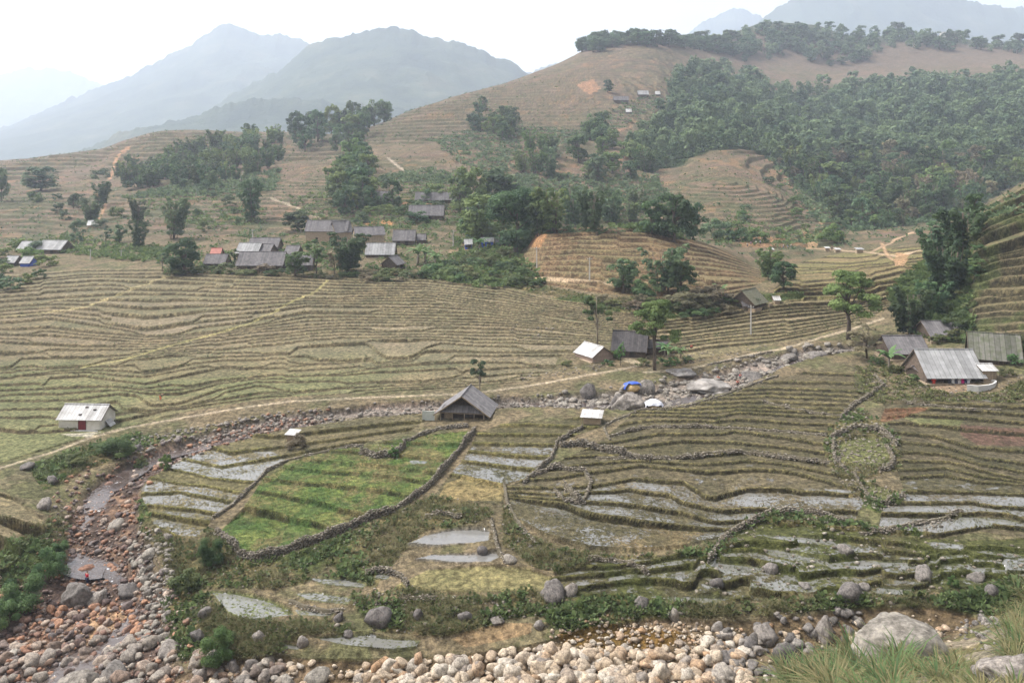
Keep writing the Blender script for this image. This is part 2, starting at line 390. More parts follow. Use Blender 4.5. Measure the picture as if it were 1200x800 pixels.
# A: wide field on the left, stubble, greener towards the stream
mA = terraces([
    [(-400, 330), (0, 326), (100, 318), (185, 316), (300, 322), (400, 327), (500, 330), (580, 338), (640, 352), (720, 362)],
    [(-400, 356), (0, 352), (130, 345), (250, 345), (400, 348), (500, 346), (600, 360), (720, 376)],
    [(-400, 380), (0, 375), (60, 372), (170, 390), (300, 375), (360, 362), (450, 365), (560, 367), (640, 376), (720, 388)],
    [(-400, 404), (0, 400), (100, 405), (200, 405), (300, 392), (400, 385), (500, 385), (600, 386), (720, 396)],
    [(-400, 436), (0, 432), (100, 428), (200, 416), (300, 410), (400, 402), (500, 400), (560, 405), (640, 405), (720, 405)],
    [(-400, 450), (0, 446), (100, 440), (170, 450), (260, 430), (350, 432), (450, 425), (540, 420), (640, 420)],
    [(-400, 476), (0, 470), (90, 468), (140, 460), (210, 466), (300, 448), (400, 445), (500, 445), (620, 436)],
    [(-400, 520), (0, 505), (60, 505), (100, 500), (200, 478), (300, 465), (400, 460), (500, 455), (600, 448)]],
    [6, 6, 6, 5, 4, 4, 4],
    [(-420, 330), (0, 322), (100, 316), (190, 314), (310, 320), (420, 326), (520, 328), (590, 336), (640, 350), (720, 358), (790, 385), (760, 395), (715, 402), (655, 418), (650, 432), (620, 446), (500, 458), (400, 461), (300, 468), (210, 484), (120, 508), (60, 524), (0, 542), (-420, 600)],
    1, tread=((.265, .22, .15), (.195, .18, .105)), riser=(.095, .078, .045), bund=(.27, .24, .14), jit=.26, faults=24, merge=.9, bh=.13, bw=1.2, rw=.6)
g = mA*sstep(395, 450, V0+NZ1*18)*(1-sstep(330, 620, UU))
paint(g*(RIS < .5), (.175, .195, .082), .7)
paint(mA*(RIS < .5)*sstep(.5, .6, fbm(XG/20, YG/12, 61)), (.25, .195, .12), .45)
# lower-left corner field
terraces([[(-60, 585), (0, 578), (50, 590)], [(-60, 612), (0, 608), (55, 625)], [(-60, 640), (0, 632), (30, 660)]], 1,
         [(-420, 560), (-30, 572), (0, 574), (25, 588), (52, 612), (55, 628), (35, 640), (18, 662), (0, 676), (-420, 690)], 2, tread=((.255, .215, .13), (.23, .195, .115)), bund=(.27, .235, .13), jit=0, bh=.2)
# fan field right of the pale-roofed hut
terraces([[(740, 380), (800, 374), (850, 366), (900, 360), (1000, 356), (1060, 350)], [(740, 392), (800, 386), (900, 373), (1000, 364), (1060, 358)],
          [(780, 402), (850, 393), (920, 384), (1000, 372), (1050, 366)], [(790, 416), (840, 409), (900, 401), (950, 392), (1000, 380)]], [3, 3, 3],
         [(735, 398), (770, 378), (850, 364), (885, 360), (930, 352), (1000, 349), (1045, 345), (1040, 362), (1000, 380), (960, 393), (900, 404), (850, 415), (800, 424), (775, 418)], 3,
         tread=((.29, .235, .15), (.24, .205, .115)), riser=(.085, .07, .04), bund=(.30, .26, .14), jit=.3, faults=4, bw=1.5)
# small fields behind the lone tree
terraces([[(880, 296), (950, 296), (1000, 296), (1080, 288)], [(900, 352), (1000, 350), (1080, 334)]], 10,
         [(930, 294), (985, 288), (1020, 280), (1080, 266), (1090, 300), (1075, 330), (1040, 345), (1000, 350), (920, 352), (905, 340), (925, 325), (915, 300)], 4,
         tread=((.25, .195, .105), (.20, .18, .085)), riser=(.08, .062, .035), jit=.5, faults=12, bw=1.3)
# knoll
mK = terraces([[(560, 268), (640, 266), (700, 264), (760, 264), (800, 273), (830, 282), (890, 310)],
          [(560, 300), (605, 300), (680, 294), (760, 298), (830, 306), (895, 322)],
          [(600, 334), (640, 332), (700, 340), (760, 346), (830, 348), (895, 334)]], [6, 6],
         [(600, 332), (612, 300), (640, 272), (660, 265), (760, 263), (775, 270), (810, 276), (845, 290), (890, 312), (900, 326), (880, 338), (835, 350), (770, 350), (700, 344), (640, 334)], 5,
         tread=((.25, .185, .11), (.21, .175, .09)), riser=(.105, .072, .042), bund=(.235, .195, .105), jit=.15, faults=8, bw=.9, bh=.1, rw=.7)
paint(mK*sstep(.55, .66, fbm(XG/8, YG/8, 66)), (.24, .155, .09), .45)
# right-hand slope
mS = terraces([[(1100, 276), (1140, 262), (1160, 240), (1200, 221), (1300, 190), (1500, 150)], [(1100, 318), (1150, 300), (1200, 285), (1300, 270), (1600, 250)], [(1100, 362), (1150, 355), (1200, 350), (1300, 348)], [(1100, 400), (1200, 396), (1400, 400)]], [6, 6, 5],
         [(1115, 398), (1128, 350), (1140, 300), (1142, 268), (1160, 242), (1200, 220), (1330, 180), (1600, 120), (1600, 420), (1200, 400)], 6,
         tread=((.165, .145, .078), (.19, .145, .092)), riser=(.06, .052, .03), bund=(.135, .122, .066), jit=.4, faults=10, bw=.7, bh=.08, merge=.8)
paint(mS*sstep(.5, .62, n_mid), (.09, .12, .04), .6)

# B: walled green field
PB = [(242, 640), (262, 618), (285, 595), (310, 560), (345, 540), (380, 528), (440, 520), (480, 512), (548, 504), (553, 512), (536, 532), (518, 555), (500, 572), (475, 590), (430, 608), (385, 628), (340, 643), (300, 652), (275, 650)]
mB = terraces([[(240, 500), (450, 518), (560, 524)], [(240, 515), (330, 524), (370, 528), (440, 533), (560, 541)], [(240, 522), (330, 532), (372, 539), (460, 549), (560, 558)],
               [(240, 534), (310, 542), (340, 547), (410, 555), (510, 566), (560, 572)], [(240, 552), (290, 558), (310, 562), (385, 567), (460, 580), (520, 590)],
               [(240, 568), (270, 572), (305, 577), (372, 587), (400, 598), (430, 606)], [(240, 586), (280, 594), (367, 615), (430, 630)]], 1, PB, 7,
              tread=((.125, .165, .045), (.155, .175, .055)), riser=(.045, .05, .02), bund=(.135, .15, .048), jit=.12, bh=.25, bw=2.0, rw=1.6, rag=2)
paint(mB*sstep(.45, .62, n_sm*.5+n_mid*.5), (.19, .16, .075), .8)
paint(mB*sstep(.56, .66, fbm(XG/3, YG/3, 67)), (.06, .12, .032), .6)
# C: flooded plots left of it
PC = [(160, 572), (190, 545), (215, 530), (260, 515), (320, 500), (400, 488), (470, 482), (505, 488), (480, 505), (425, 520), (335, 540), (312, 552), (285, 580), (250, 605), (234, 630), (205, 632), (180, 618), (172, 592)]
mC = terraces([[(150, 500), (250, 503), (320, 512), (380, 506), (500, 494)], [(150, 520), (245, 524), (270, 531), (330, 524), (420, 512), (500, 500)], [(150, 535), (213, 538), (260, 547), (330, 536), (420, 519)],
               [(150, 545), (192, 550), (222, 555), (247, 561), (300, 566)], [(150, 558), (177, 561), (210, 568), (242, 570), (285, 579)],
               [(150, 580), (182, 579), (210, 577), (267, 588)], [(150, 592), (180, 594), (217, 597), (252, 602)], [(150, 600), (177, 602), (207, 607), (240, 612)], [(150, 612), (170, 616), (197, 627), (225, 640)]], 1, PC, 8,
              tread=((.20, .168, .095), (.17, .152, .078)), riser=(.075, .065, .03), bund=(.22, .21, .075), jit=.08, bh=.22, bw=2.2, rag=2,
              wet={2: (.9, .6), 3: (1, .5), 5: (.9, .7), 6: (1, .6), 7: (.9, .75), 8: (.6, .8)})
# D: plots between the walls, and the two ponds below
PD = [(505, 586), (520, 565), (545, 535), (560, 506), (600, 494), (655, 492), (700, 484), (712, 498), (690, 505), (655, 518), (645, 540), (625, 557), (592, 568), (590, 590), (580, 592)]
mD = terraces([[(500, 488), (700, 490)], [(500, 500), (620, 498), (720, 502)], [(500, 510), (650, 510)], [(500, 520), (650, 521)], [(500, 528), (557, 530), (632, 535)], [(500, 535), (547, 541), (630, 551)], [(500, 551), (537, 557), (590, 569), (640, 570)]], 1, PD, 9,
              tread=((.14, .12, .072), (.115, .105, .055)), riser=(.075, .065, .03), bund=(.21, .20, .07), jit=.1, bh=.22, rag=2,
              wet={4: (.6, .7), 5: (1, .5), 6: (1, .6)})
paint(pmask([(512, 588), (522, 566), (545, 557), (592, 570), (588, 588)], 3), (.30, .235, .11), .75)
# E: broad plots in the middle right
PE = [(592, 570), (630, 556), (655, 540), (700, 520), (745, 482), (800, 478), (850, 464), (910, 442), (960, 432), (1020, 440), (1035, 455), (1000, 478), (975, 505), (976, 545), (1000, 560), (1012, 590), (1000, 612), (945, 598), (905, 598), (872, 614), (842, 630), (800, 641), (740, 647), (690, 645), (640, 630), (610, 612), (594, 590)]
mE = terraces([
    [(590, 440), (880, 440), (925, 436), (1040, 444)], [(590, 446), (880, 447), (1040, 452)], [(590, 456), (860, 457), (910, 455), (1040, 462)], [(590, 468), (850, 467), (900, 464), (1040, 471)],
    [(590, 479), (805, 479), (867, 476), (1040, 481)],
    [(590, 496), (700, 494), (742, 486), (840, 489), (865, 483), (915, 485), (985, 489), (1040, 492)],
    [(590, 512), (715, 510), (762, 499), (825, 499), (875, 502), (967, 509), (1040, 512)],
    [(590, 522), (715, 521), (775, 509), (847, 509), (860, 506), (965, 521), (1040, 526)],
    [(590, 530), (750, 525), (800, 517), (855, 519), (970, 530), (1040, 534)],
    [(590, 540), (700, 536), (762, 536), (812, 536), (875, 530), (925, 537), (975, 544), (1040, 550)],
    [(590, 566), (650, 562), (700, 554), (750, 546), (825, 551), (895, 549), (937, 554), (985, 569), (1040, 580)],
    [(590, 572), (655, 574), (700, 569), (742, 560), (800, 565), (825, 581), (840, 584), (875, 574), (925, 574), (1000, 578)],
    [(590, 576), (660, 581), (700, 577), (740, 574), (785, 580), (800, 588), (850, 599), (900, 600)],
    [(590, 580), (665, 587), (700, 591), (725, 592), (800, 599), (840, 612), (900, 614)],
    [(590, 582), (660, 590), (690, 602), (750, 612), (830, 619), (870, 622)]], [1, 1, 2, 2, 2, 2, 1, 1, 1, 2, 1, 1, 1, 1], PE, 10,
    tread=((.150, .126, .078), (.115, .102, .058)), riser=(.042, .036, .019), bund=(.225, .20, .09), jit=.2, bh=.22, bw=1.7, rw=1.0, rag=2,
    wet={14: (.25, .75), 15: (.3, .75), 16: (.35, .75), 17: (.8, .8), 18: (1, .74), 19: (1, .72), 20: (.7, .95)})
WET[...] = np.where(mE & (UU > 860) & (V0 > 574) & (RIS < .5), 1.0, WET); STUB[...] = np.where(mE & (UU > 860) & (V0 > 574), .74, STUB)
paint(pmask([(600, 600), (640, 595), (700, 608), (830, 622), (800, 642), (740, 646), (690, 644), (640, 628), (610, 610)], 6)*sstep(.35, .6, n_mid), (.235, .18, .10), .7)
# F: far right plots
PF = [(1035, 468), (1080, 462), (1150, 466), (1210, 470), (1600, 480), (1600, 640), (1200, 632), (1150, 622), (1100, 632), (1060, 625), (1030, 618), (1035, 594), (1062, 582), (1050, 548), (1052, 520), (1040, 500)]
mF = terraces([[(1030, 470), (1100, 474), (1200, 478), (1400, 480)], [(1030, 481), (1080, 479), (1160, 483), (1200, 487), (1400, 492)], [(1030, 491), (1065, 486), (1125, 489), (1200, 496), (1400, 500)], [(1030, 496), (1060, 496), (1100, 499), (1132, 504), (1200, 509), (1400, 515)],
               [(1030, 505), (1047, 507), (1095, 512), (1137, 526), (1200, 531), (1400, 540)], [(1030, 515), (1050, 517), (1100, 522), (1150, 537), (1200, 544), (1400, 556)],
               [(1030, 540), (1062, 540), (1112, 541), (1162, 555), (1200, 563), (1400, 575)], [(1030, 560), (1055, 560), (1107, 557), (1150, 566), (1200, 568), (1400, 580)],
               [(1030, 578), (1085, 577), (1200, 580), (1400, 588)], [(1030, 590), (1112, 590), (1137, 590), (1165, 595), (1200, 596), (1400, 600)], [(1030, 602), (1120, 604), (1150, 602), (1180, 604), (1200, 610), (1400, 615)], [(1030, 622), (1100, 628), (1125, 624), (1162, 617), (1200, 621), (1400, 626)]], [1, 1, 1, 1, 1, 2, 2, 1, 1, 1, 1], PF, 11,
              tread=((.135, .114, .074), (.108, .097, .056)), riser=(.042, .036, .019), bund=(.21, .188, .085), jit=.12, bh=.22, bw=1.6, rw=1.0, rag=2,
              wet={5: (.3, .8), 6: (.3, .8), 10: (.4, .65), 11: (.95, .5), 12: (1, .4), 13: (1, .45)})
redm = pmask([(1125, 497), (1200, 502), (1330, 508), (1330, 526), (1200, 524), (1145, 522), (1125, 508)], 3)*(RIS < .5)
paint(redm, (.18, .095, .08), .65); paint(pmask([(1036, 480), (1090, 478), (1075, 484), (1040, 494), (1030, 496)], 2), (.22, .11, .065), .7)
paint(pmask([(1060, 489), (1130, 491), (1125, 499), (1075, 498)], 2)*(RIS < .5), (.22, .24, .10), .6)
# G: muddy plots by the lower bank on the right
PG = [(830, 655), (868, 622), (905, 604), (1000, 618), (1060, 628), (1130, 632), (1220, 630), (1600, 640), (1600, 690), (1200, 676), (1130, 690), (1060, 697), (960, 697), (860, 706), (790, 704), (700, 702), (650, 700), (640, 680), (700, 656), (790, 650)]
mG = terraces([[(640, 640), (850, 620), (900, 614), (975, 624), (1200, 640)], [(640, 660), (760, 655), (850, 635), (900, 632), (985, 639), (1200, 652)], [(640, 672), (740, 664), (800, 655), (887, 642), (970, 660), (1100, 655), (1200, 660)],
               [(640, 682), (700, 676), (790, 668), (860, 664), (950, 668), (1050, 668), (1130, 664), (1200, 668)], [(640, 694), (720, 690), (790, 682), (870, 680), (960, 682), (1060, 680), (1200, 674)], [(640, 704), (780, 704), (860, 704), (960, 696), (1060, 696), (1200, 684)]], 1, PG, 12,
              tread=((.125, .11, .06), (.105, .098, .048)), riser=(.045, .04, .02), bund=(.15, .15, .05), jit=.55, faults=14, bh=.22, rag=5,
              wet={1: (.3, .5), 2: (.5, .4), 3: (.6, .4), 4: (.5, .4), 5: (.4, .4)})
paint(mG*sstep(.47, .6, n_mid)*(WET < .9), (.085, .10, .03), .7)

def pond(poly, c=(.20, .19, .16), s=.12, lift=0.0, rag=3, wt=1.0):
    m = pmask(poly, rag)
    z = np.percentile(ZG[m], 35) + lift
    dcol = ZG[m]
    ZG[m] = z + np.clip(dcol-z, -.0, .0)
    WET[m] = wt; STUB[m] = s; paint(m, c); RIS[m] = 0
    return m
for p in ([(477, 640), (500, 627), (530, 617), (560, 615), (576, 617), (572, 632), (545, 637), (510, 642)],
          [(484, 657), (505, 650), (555, 646), (580, 643), (590, 650), (575, 657), (540, 660)]): pond(p, (.22, .20, .17), .05)
for p in ([(247, 691), (275, 692), (320, 700), (340, 710), (345, 719), (317, 723), (290, 729), (267, 721)],): pond(p, (.15, .17, .07), .55, 0, 6)
for p in ([(345, 695), (370, 692), (415, 698), (407, 708), (360, 703)], [(345, 714), (392, 716), (388, 720), (350, 722)], [(365, 745), (425, 739), (462, 747), (494, 749), (487, 760), (462, 764), (412, 757)],
          [(330, 752), (352, 755), (350, 762), (332, 761)], [(360, 677), (400, 677), (432, 684), (425, 689), (380, 685)], [(440, 670), (458, 672), (455, 679), (440, 678)],
          [(897, 626), (940, 627), (977, 631), (976, 638), (930, 636), (897, 630)], [(887, 641), (915, 642), (972, 656), (968, 663), (930, 658), (905, 652)], [(880, 684), (955, 684), (958, 696), (900, 697), (878, 692)],
          [(782, 699), (860, 697), (858, 705), (785, 706)], [(1085, 634), (1130, 636), (1130, 645), (1095, 644)], [(1022, 655), (1064, 657), (1064, 664), (1030, 664)], [(1030, 688), (1070, 686), (1066, 697), (1028, 697)],
          [(840, 655), (895, 660), (890, 668), (850, 672), (835, 664)], [(1175, 655), (1240, 648), (1240, 668), (1180, 672)], [(1125, 604), (1180, 606), (1200, 612), (1165, 616), (1125, 622), (1115, 614)],
          [(375, 497), (410, 497), (405, 502), (370, 502)], [(478, 539), (500, 539), (498, 543), (480, 543)], [(1150, 466), (1172, 464), (1165, 471), (1148, 470)]): pond(p, (.13, .135, .07), .42, 0, 5)
# straw-coloured plots at the front and the bare soil bench
m = pmask([(462, 690), (500, 668), (560, 662), (620, 664), (648, 676), (635, 690), (590, 694), (540, 696)], 4); paint(m, (.235, .215, .10), .85); ZG[m] = np.median(ZG[m])*.6 + ZG[m]*.4
m = pmask([(530, 748), (545, 738), (590, 730), (625, 730), (622, 742), (580, 752), (545, 758)], 4); paint(m, (.30, .21, .12), .9)
paint(pmask([(465, 740), (480, 728), (515, 726), (512, 738), (490, 744)], 3), (.42, .33, .20), .8)

# ------------------------------------------------------------------ stream bed
RIV = [(1012, 404, 5), (985, 408, 7), (960, 411, 9), (900, 426, 15), (860, 441, 20), (800, 455, 22), (740, 466, 19), (680, 468, 13), (620, 470, 10), (560, 473, 10), (480, 477, 11), (400, 484, 11), (330, 493, 13), (280, 504, 14), (230, 520, 16), (185, 537, 19), (150, 557, 25), (130, 582, 36), (122, 612, 46), (125, 642, 52), (128, 670, 58), (115, 700, 84), (95, 740, 112), (70, 790, 150), (40, 850, 190)]
WID = [(1012, 404, 1), (900, 432, 4), (850, 452, 4), (800, 470, 4), (740, 477, 5), (620, 474, 3), (560, 476, 3), (480, 480, 4), (400, 488, 6), (350, 494, 8), (310, 502, 8), (260, 512, 10), (220, 522, 10), (180, 534, 9), (160, 545, 12), (130, 558, 17), (105, 575, 20), (92, 600, 22), (92, 625, 24), (100, 650, 30), (130, 655, 24), (155, 680, 16), (160, 710, 14), (130, 740, 14), (95, 765, 20), (50, 795, 36), (10, 830, 50)]
def ribbon(cl, n=700):
    cl = np.array(cl, float); t = np.arange(len(cl)); q = np.linspace(0, len(cl)-1, n)
    return pchip(t, cl[:, 0], q), pchip(t, cl[:, 1], q), pchip(t, cl[:, 2], q)
def ribmask(cl, rag=6):
    u, v, w = ribbon(cl, 260); D = np.full((NR, NC), 9.0)
    for a, b, r in zip(u, v, w):
        j0, j1 = np.searchsorted(UC, [a-r*1.6-6, a+r*1.6+6])
        V = V0[:, j0:j1]; rows = np.nonzero((V[:, 0] > b-r*1.3-8) & (V[:, 0] < b+r*1.3+8))[0]
        if not len(rows): continue
        rs = slice(max(0, rows[0]-8), rows[-1]+9)
        d = np.hypot((UC[None, j0:j1]-a+NZ1[rs, j0:j1]*rag)/r, (V0[rs, j0:j1]-b+NZ2[rs, j0:j1]*rag*.6)/(r*.62))
        D[rs, j0:j1] = np.minimum(D[rs, j0:j1], d)
    return D
DR = ribmask(RIV)
bed = 1-sstep(.75, 1.1, DR)
LOW = pmask([(170, 800), (250, 776), (330, 768), (420, 772), (520, 768), (620, 756), (700, 735), (760, 722), (850, 727), (930, 722), (1010, 712), (1100, 712), (1150, 722), (1130, 745), (1050, 770), (980, 770), (900, 800), (880, 860), (120, 860)], 8)
bed2 = np.maximum(bed, LOW*1.0)
ZG = ZG - bed*1.0 - LOW*.35 + bed2*(fbm(XG/3.5, YG/3.5, 71)-.5)*.7 + bed2*(fbm(XG/.9, YG/.9, 72, 2)-.5)*.25
DW = ribmask(WID, 3); ZG = np.where(DW < 1.3, ZG-(1-sstep(.6, 1.3, DW))*(bed2*(fbm(XG/3.5, YG/3.5, 71)-.5)*.35+.45), ZG)
paint(bed, (.12, .085, .07)); paint(bed*sstep(.55, .65, fbm(XG/3, YG/3, 73)), (.28, .18, .12), .7)
paint(bed*sstep(560, 480, V0)*1.0, (.34, .30, .26), .7)
paint(LOW, (.15, .11, .065)); paint(LOW*sstep(.5, .65, n_sm), (.28, .21, .14), .6)
paint(pmask([(650, 745), (700, 728), (790, 735), (820, 745), (760, 755), (690, 758)], 6), (.16, .095, .025), .85)
WET[:] = WET*(1-bed2); STUB[:] = STUB*(1-bed2); RIS[:] = RIS*(1-bed2)
paint(pmask([(95, 705), (135, 695), (160, 705), (150, 722), (130, 735), (100, 745), (85, 735), (105, 722)], 4), (.48, .32, .19), .8)

# ------------------------------------------------------------------ footpaths and bare soil
def path(pts, w, c=(.47, .39, .27), rag=1.0, dz=-.05):
    d = pline(pts, w+6, 1.7, rag); m = 1-sstep(w*.5, w*.5+1.2, d); paint(m, c, .95); RIS[:] = RIS*(1-m); WET[:] = WET*(1-m)
    return m
PATH = [(-300, 590), (-80, 565), (0, 548), (60, 530), (105, 513), (150, 501), (210, 490), (280, 478), (340, 470), (420, 466), (500, 463), (560, 460), (620, 452), (680, 441), (720, 434), (755, 427)]
path(PATH, 2.5, (.42, .35, .25)); path([(755, 436), (800, 433), (830, 427), (880, 415), (920, 408), (960, 396), (1000, 385), (1035, 373)], 2.8, (.42, .35, .25))
path([(730, 420), (742, 424), (755, 428)], 7)
path([(95, 431), (150, 420), (200, 405), (250, 392), (290, 380), (320, 366), (345, 352), (370, 342), (385, 328)], 1.6, (.36, .32, .15))
path([(-40, 375), (40, 368), (100, 360), (140, 345), (165, 335), (200, 322)], 1.6, (.36, .31, .17))
path([(610, 326), (650, 328), (720, 331)], 2.6, (.50, .38, .25)); path([(945, 289), (985, 293), (1020, 296), (1050, 300), (1085, 292)], 1.8, (.46, .35, .24))
path([(950, 288), (953, 278), (965, 268), (958, 250), (935, 225), (915, 200), (885, 172)], 2.4, (.36, .24, .14), 3)
path([(1020, 296), (1050, 280), (1070, 272)], 1.8, (.46, .33, .22)); path([(1033, 284), (1040, 300), (1055, 310)], 2.4, (.46, .31, .19))
path([(128, 210), (138, 182), (152, 172)], 3, (.42, .25, .15), 2); path([(112, 262), (125, 240), (110, 225)], 2, (.36, .22, .13), 2)
path([(455, 185), (478, 200), (488, 206)], 2.2, (.46, .38, .30)); path([(318, 232), (340, 240), (375, 255)], 2, (.42, .35, .26))
path([(450, 240), (480, 236), (505, 238)], 4, (.40, .22, .11), 2); path([(740, 145), (720, 150), (700, 148)], 1.6, (.42, .26, .17))
for p, c in (([(428, 262), (440, 255), (460, 257), (462, 265), (440, 267)], (.46, .24, .10)), ([(618, 290), (628, 268), (645, 270), (632, 292)], (.40, .22, .11)), ([(940, 268), (958, 276), (958, 290), (946, 290)], (.45, .30, .17)),
             ([(675, 100), (695, 94), (705, 104), (690, 112)], (.40, .23, .14)), ([(1050, 296), (1066, 298), (1060, 312), (1048, 312)], (.44, .28, .16)), ([(525, 292), (560, 282), (600, 285), (560, 296), (530, 300)], (.34, .24, .14)),
             ([(70, 507), (118, 506), (105, 513), (85, 512)], (.52, .47, .38)), ([(1085, 452), (1140, 448), (1150, 455), (1110, 462)], (.30, .22, .15)), ([(860, 275), (945, 280), (945, 288), (870, 287)], (.30, .18, .10))): paint(pmask(p, 3), c, .85)
fy = pmask([(1000, 430), (1040, 424), (1080, 440), (1095, 460), (1165, 462), (1210, 440), (1240, 470), (1040, 474), (1005, 468)], 6)
paint(fy*sstep(.38, .55, n_mid), (.115, .095, .06), .8); paint(fy*sstep(.55, .62, n_sm), (.09, .10, .045), .7)
# darker, weedy banks
BANK = [[(640, 704), (700, 700), (780, 706), (860, 708), (960, 700), (1060, 700), (1130, 694), (1200, 680), (1300, 670), (1300, 720), (1160, 722), (1100, 712), (1000, 712), (900, 722), (780, 724), (700, 732), (660, 744), (640, 730)],
        [(225, 640), (250, 618), (268, 645), (300, 660), (345, 648), (420, 620), (470, 600), (505, 580), (560, 592), (580, 600), (560, 612), (500, 622), (470, 650), (440, 690), (380, 675), (330, 690), (250, 688), (225, 670)],
        [(190, 700), (240, 690), (270, 722), (320, 730), (380, 725), (420, 738), (350, 745), (330, 768), (250, 775), (200, 770), (190, 740)],
        [(400, 700), (470, 690), (540, 700), (640, 692), (660, 720), (600, 725), (520, 745), (450, 740)], [(590, 590), (612, 620), (650, 640), (700, 650), (790, 648), (840, 635), (868, 618), (900, 600), (885, 625), (840, 655), (780, 650), (700, 660), (655, 672), (620, 662), (590, 640)],
        [(860, 612), (905, 598), (1000, 612), (1060, 620), (1125, 604), (1090, 628), (1040, 626), (1000, 622), (900, 612)],
        [(0, 640), (40, 620), (80, 600), (80, 660), (60, 720), (0, 730)], [(160, 575), (172, 592), (180, 618), (205, 634), (238, 634), (240, 690), (200, 700), (190, 650), (160, 610)], [(30, 545), (110, 520), (160, 508), (200, 512), (150, 535), (100, 552), (50, 575)],
        [(480, 318), (540, 310), (600, 312), (640, 336), (700, 348), (780, 352), (860, 352), (880, 360), (800, 372), (730, 368), (660, 352), (590, 334), (500, 328)],
        [(190, 308), (250, 312), (350, 318), (480, 315), (500, 326), (400, 324), (300, 319), (200, 314)], [(965, 515), (985, 490), (1005, 480), (1040, 500), (1055, 520), (1055, 550), (1010, 560), (1070, 585), (1035, 600), (1000, 590), (970, 545)], [(890, 345), (930, 340), (950, 350), (900, 352)], [(1060, 395), (1200, 396), (1300, 420), (1200, 425), (1150, 405)]]
BM = np.zeros((NR, NC), bool)
for p in BANK: BM |= pmask(p, 8)
for p in ([(984, 518), (1005, 510), (1030, 512), (1040, 525), (1042, 540), (1028, 548), (1000, 547), (985, 540)], [(1012, 566), (1035, 570), (1056, 584), (1036, 588), (1018, 578)]):
    q = pmask(p, 2); BM &= ~q; paint(q, (.14, .15, .06), .9); ZG[q] = np.median(ZG[q])
BM &= (WET < .3) & (bed2 < .5)
paint(BM*sstep(.3, .5, n_sm), (.12, .11, .05), .85); paint(BM*sstep(.5, .62, n_mid), (.05, .085, .02), .7); paint(BM*sstep(.56, .64, fbm(XG/2.5, YG/2.5, 81)), (.20, .165, .08), .8)
ZG = ZG + BM*(fbm(XG/1.6, YG/1.6, 82)-.45)*.7
# forest floor and near slope below the camera
FOREST = [(738, 192), (748, 155), (778, 128), (792, 98), (850, 84), (880, 97), (905, 108), (940, 112), (1000, 106), (1060, 99), (1200, 91), (1420, 85), (1420, 190), (1210, 205), (1150, 238), (1140, 255), (1075, 262), (1000, 272), (985, 262), (962, 240), (932, 214), (905, 190), (880, 174), (830, 178), (790, 194), (760, 202)]
paint(pmask(FOREST, 5), (.045, .065, .03))
paint(sstep(KROW[14], KROW[14]+8, rowi)*sstep(820, 870, UU), (.17, .13, .095)); paint(sstep(KROW[14]+26, KROW[14]+32, rowi)*sstep(820, 870, UU), (.07, .085, .045))
nearm = (1-sstep(KROW[3]-12, KROW[3], rowi))*sstep(860, 960, UU)
paint(nearm, (.17, .15, .075)); paint(nearm*sstep(.45, .6, n_sm), (.10, .11, .04), .8); paint(nearm*sstep(.55, .6, n_mid), (.33, .28, .22), .7)
paint(pmask([(1140, 800), (1165, 775), (1200, 755), (1260, 740), (1260, 830), (1130, 830)], 5), (.20, .18, .17))
ZG = ZG + nearm*(fbm(XG/2, YG/2, 83)-.5)*1.2
ZG = ZG + (RIS > .3)*(V0 > 300)*(vn(XG/.5, YG/.5, 84)-.5)*.12 + (1-WET)*(V0 > 330)*(1-bed2)*(vn(XG/.7, YG/.7, 85)-.5)*.10

q = pmask([(318, 505), (340, 492), (400, 482), (510, 480), (505, 495), (470, 510), (425, 520), (335, 538), (318, 528)], 4); WET[q] *= .25; paint(q & (RIS < .5), (.175, .15, .09), .7)
slope_ = np.abs(np.gradient(ZG, axis=0)/np.maximum(np.gradient(YG, axis=0), 1e-3)); WET[slope_ > .12] = 0
vil = pmask([(190, 322), (195, 285), (300, 268), (420, 262), (530, 262), (545, 300), (500, 326), (350, 320)], 6)
paint(vil*sstep(.35, .6, n_mid), (.12, .115, .06), .8); paint(vil*sstep(.58, .64, n_sm), (.24, .17, .11), .6)
# ------------------------------------------------------------------ look-ups
def gnd(u, v, sink=0.0):
    """world point of the ground seen at photo position (u, v)"""
    v = min(v, 870.0); j = int(np.clip(np.searchsorted(UC, u), 1, NC-1)); j = j-1 if UC[j]-u > u-UC[j-1] else j
    r = int(np.argmax(V0[:, j] <= v))
    if V0[r, j] > v: r = int(np.argmin(V0[:KROW[16], j]))
    Y = YG[r, j]; return np.array([(u-CX)/F*Y, Y, ZG[r, j]-sink])
def gz(x, y):
    """ground height under a world point"""
    u = CX+F*x/max(y, 1); j = int(np.clip(np.searchsorted(UC, u), 0, NC-1)); r = int(np.clip(np.searchsorted(YG[:, j], y), 0, NR-1)); return ZG[r, j]

for _ in range(3):
    W_ = WET.copy(); W_[1:-1, 1:-1] = (WET[1:-1, 1:-1]*2+WET[:-2, 1:-1]+WET[2:, 1:-1]+WET[1:-1, :-2]+WET[1:-1, 2:])/6; WET = W_
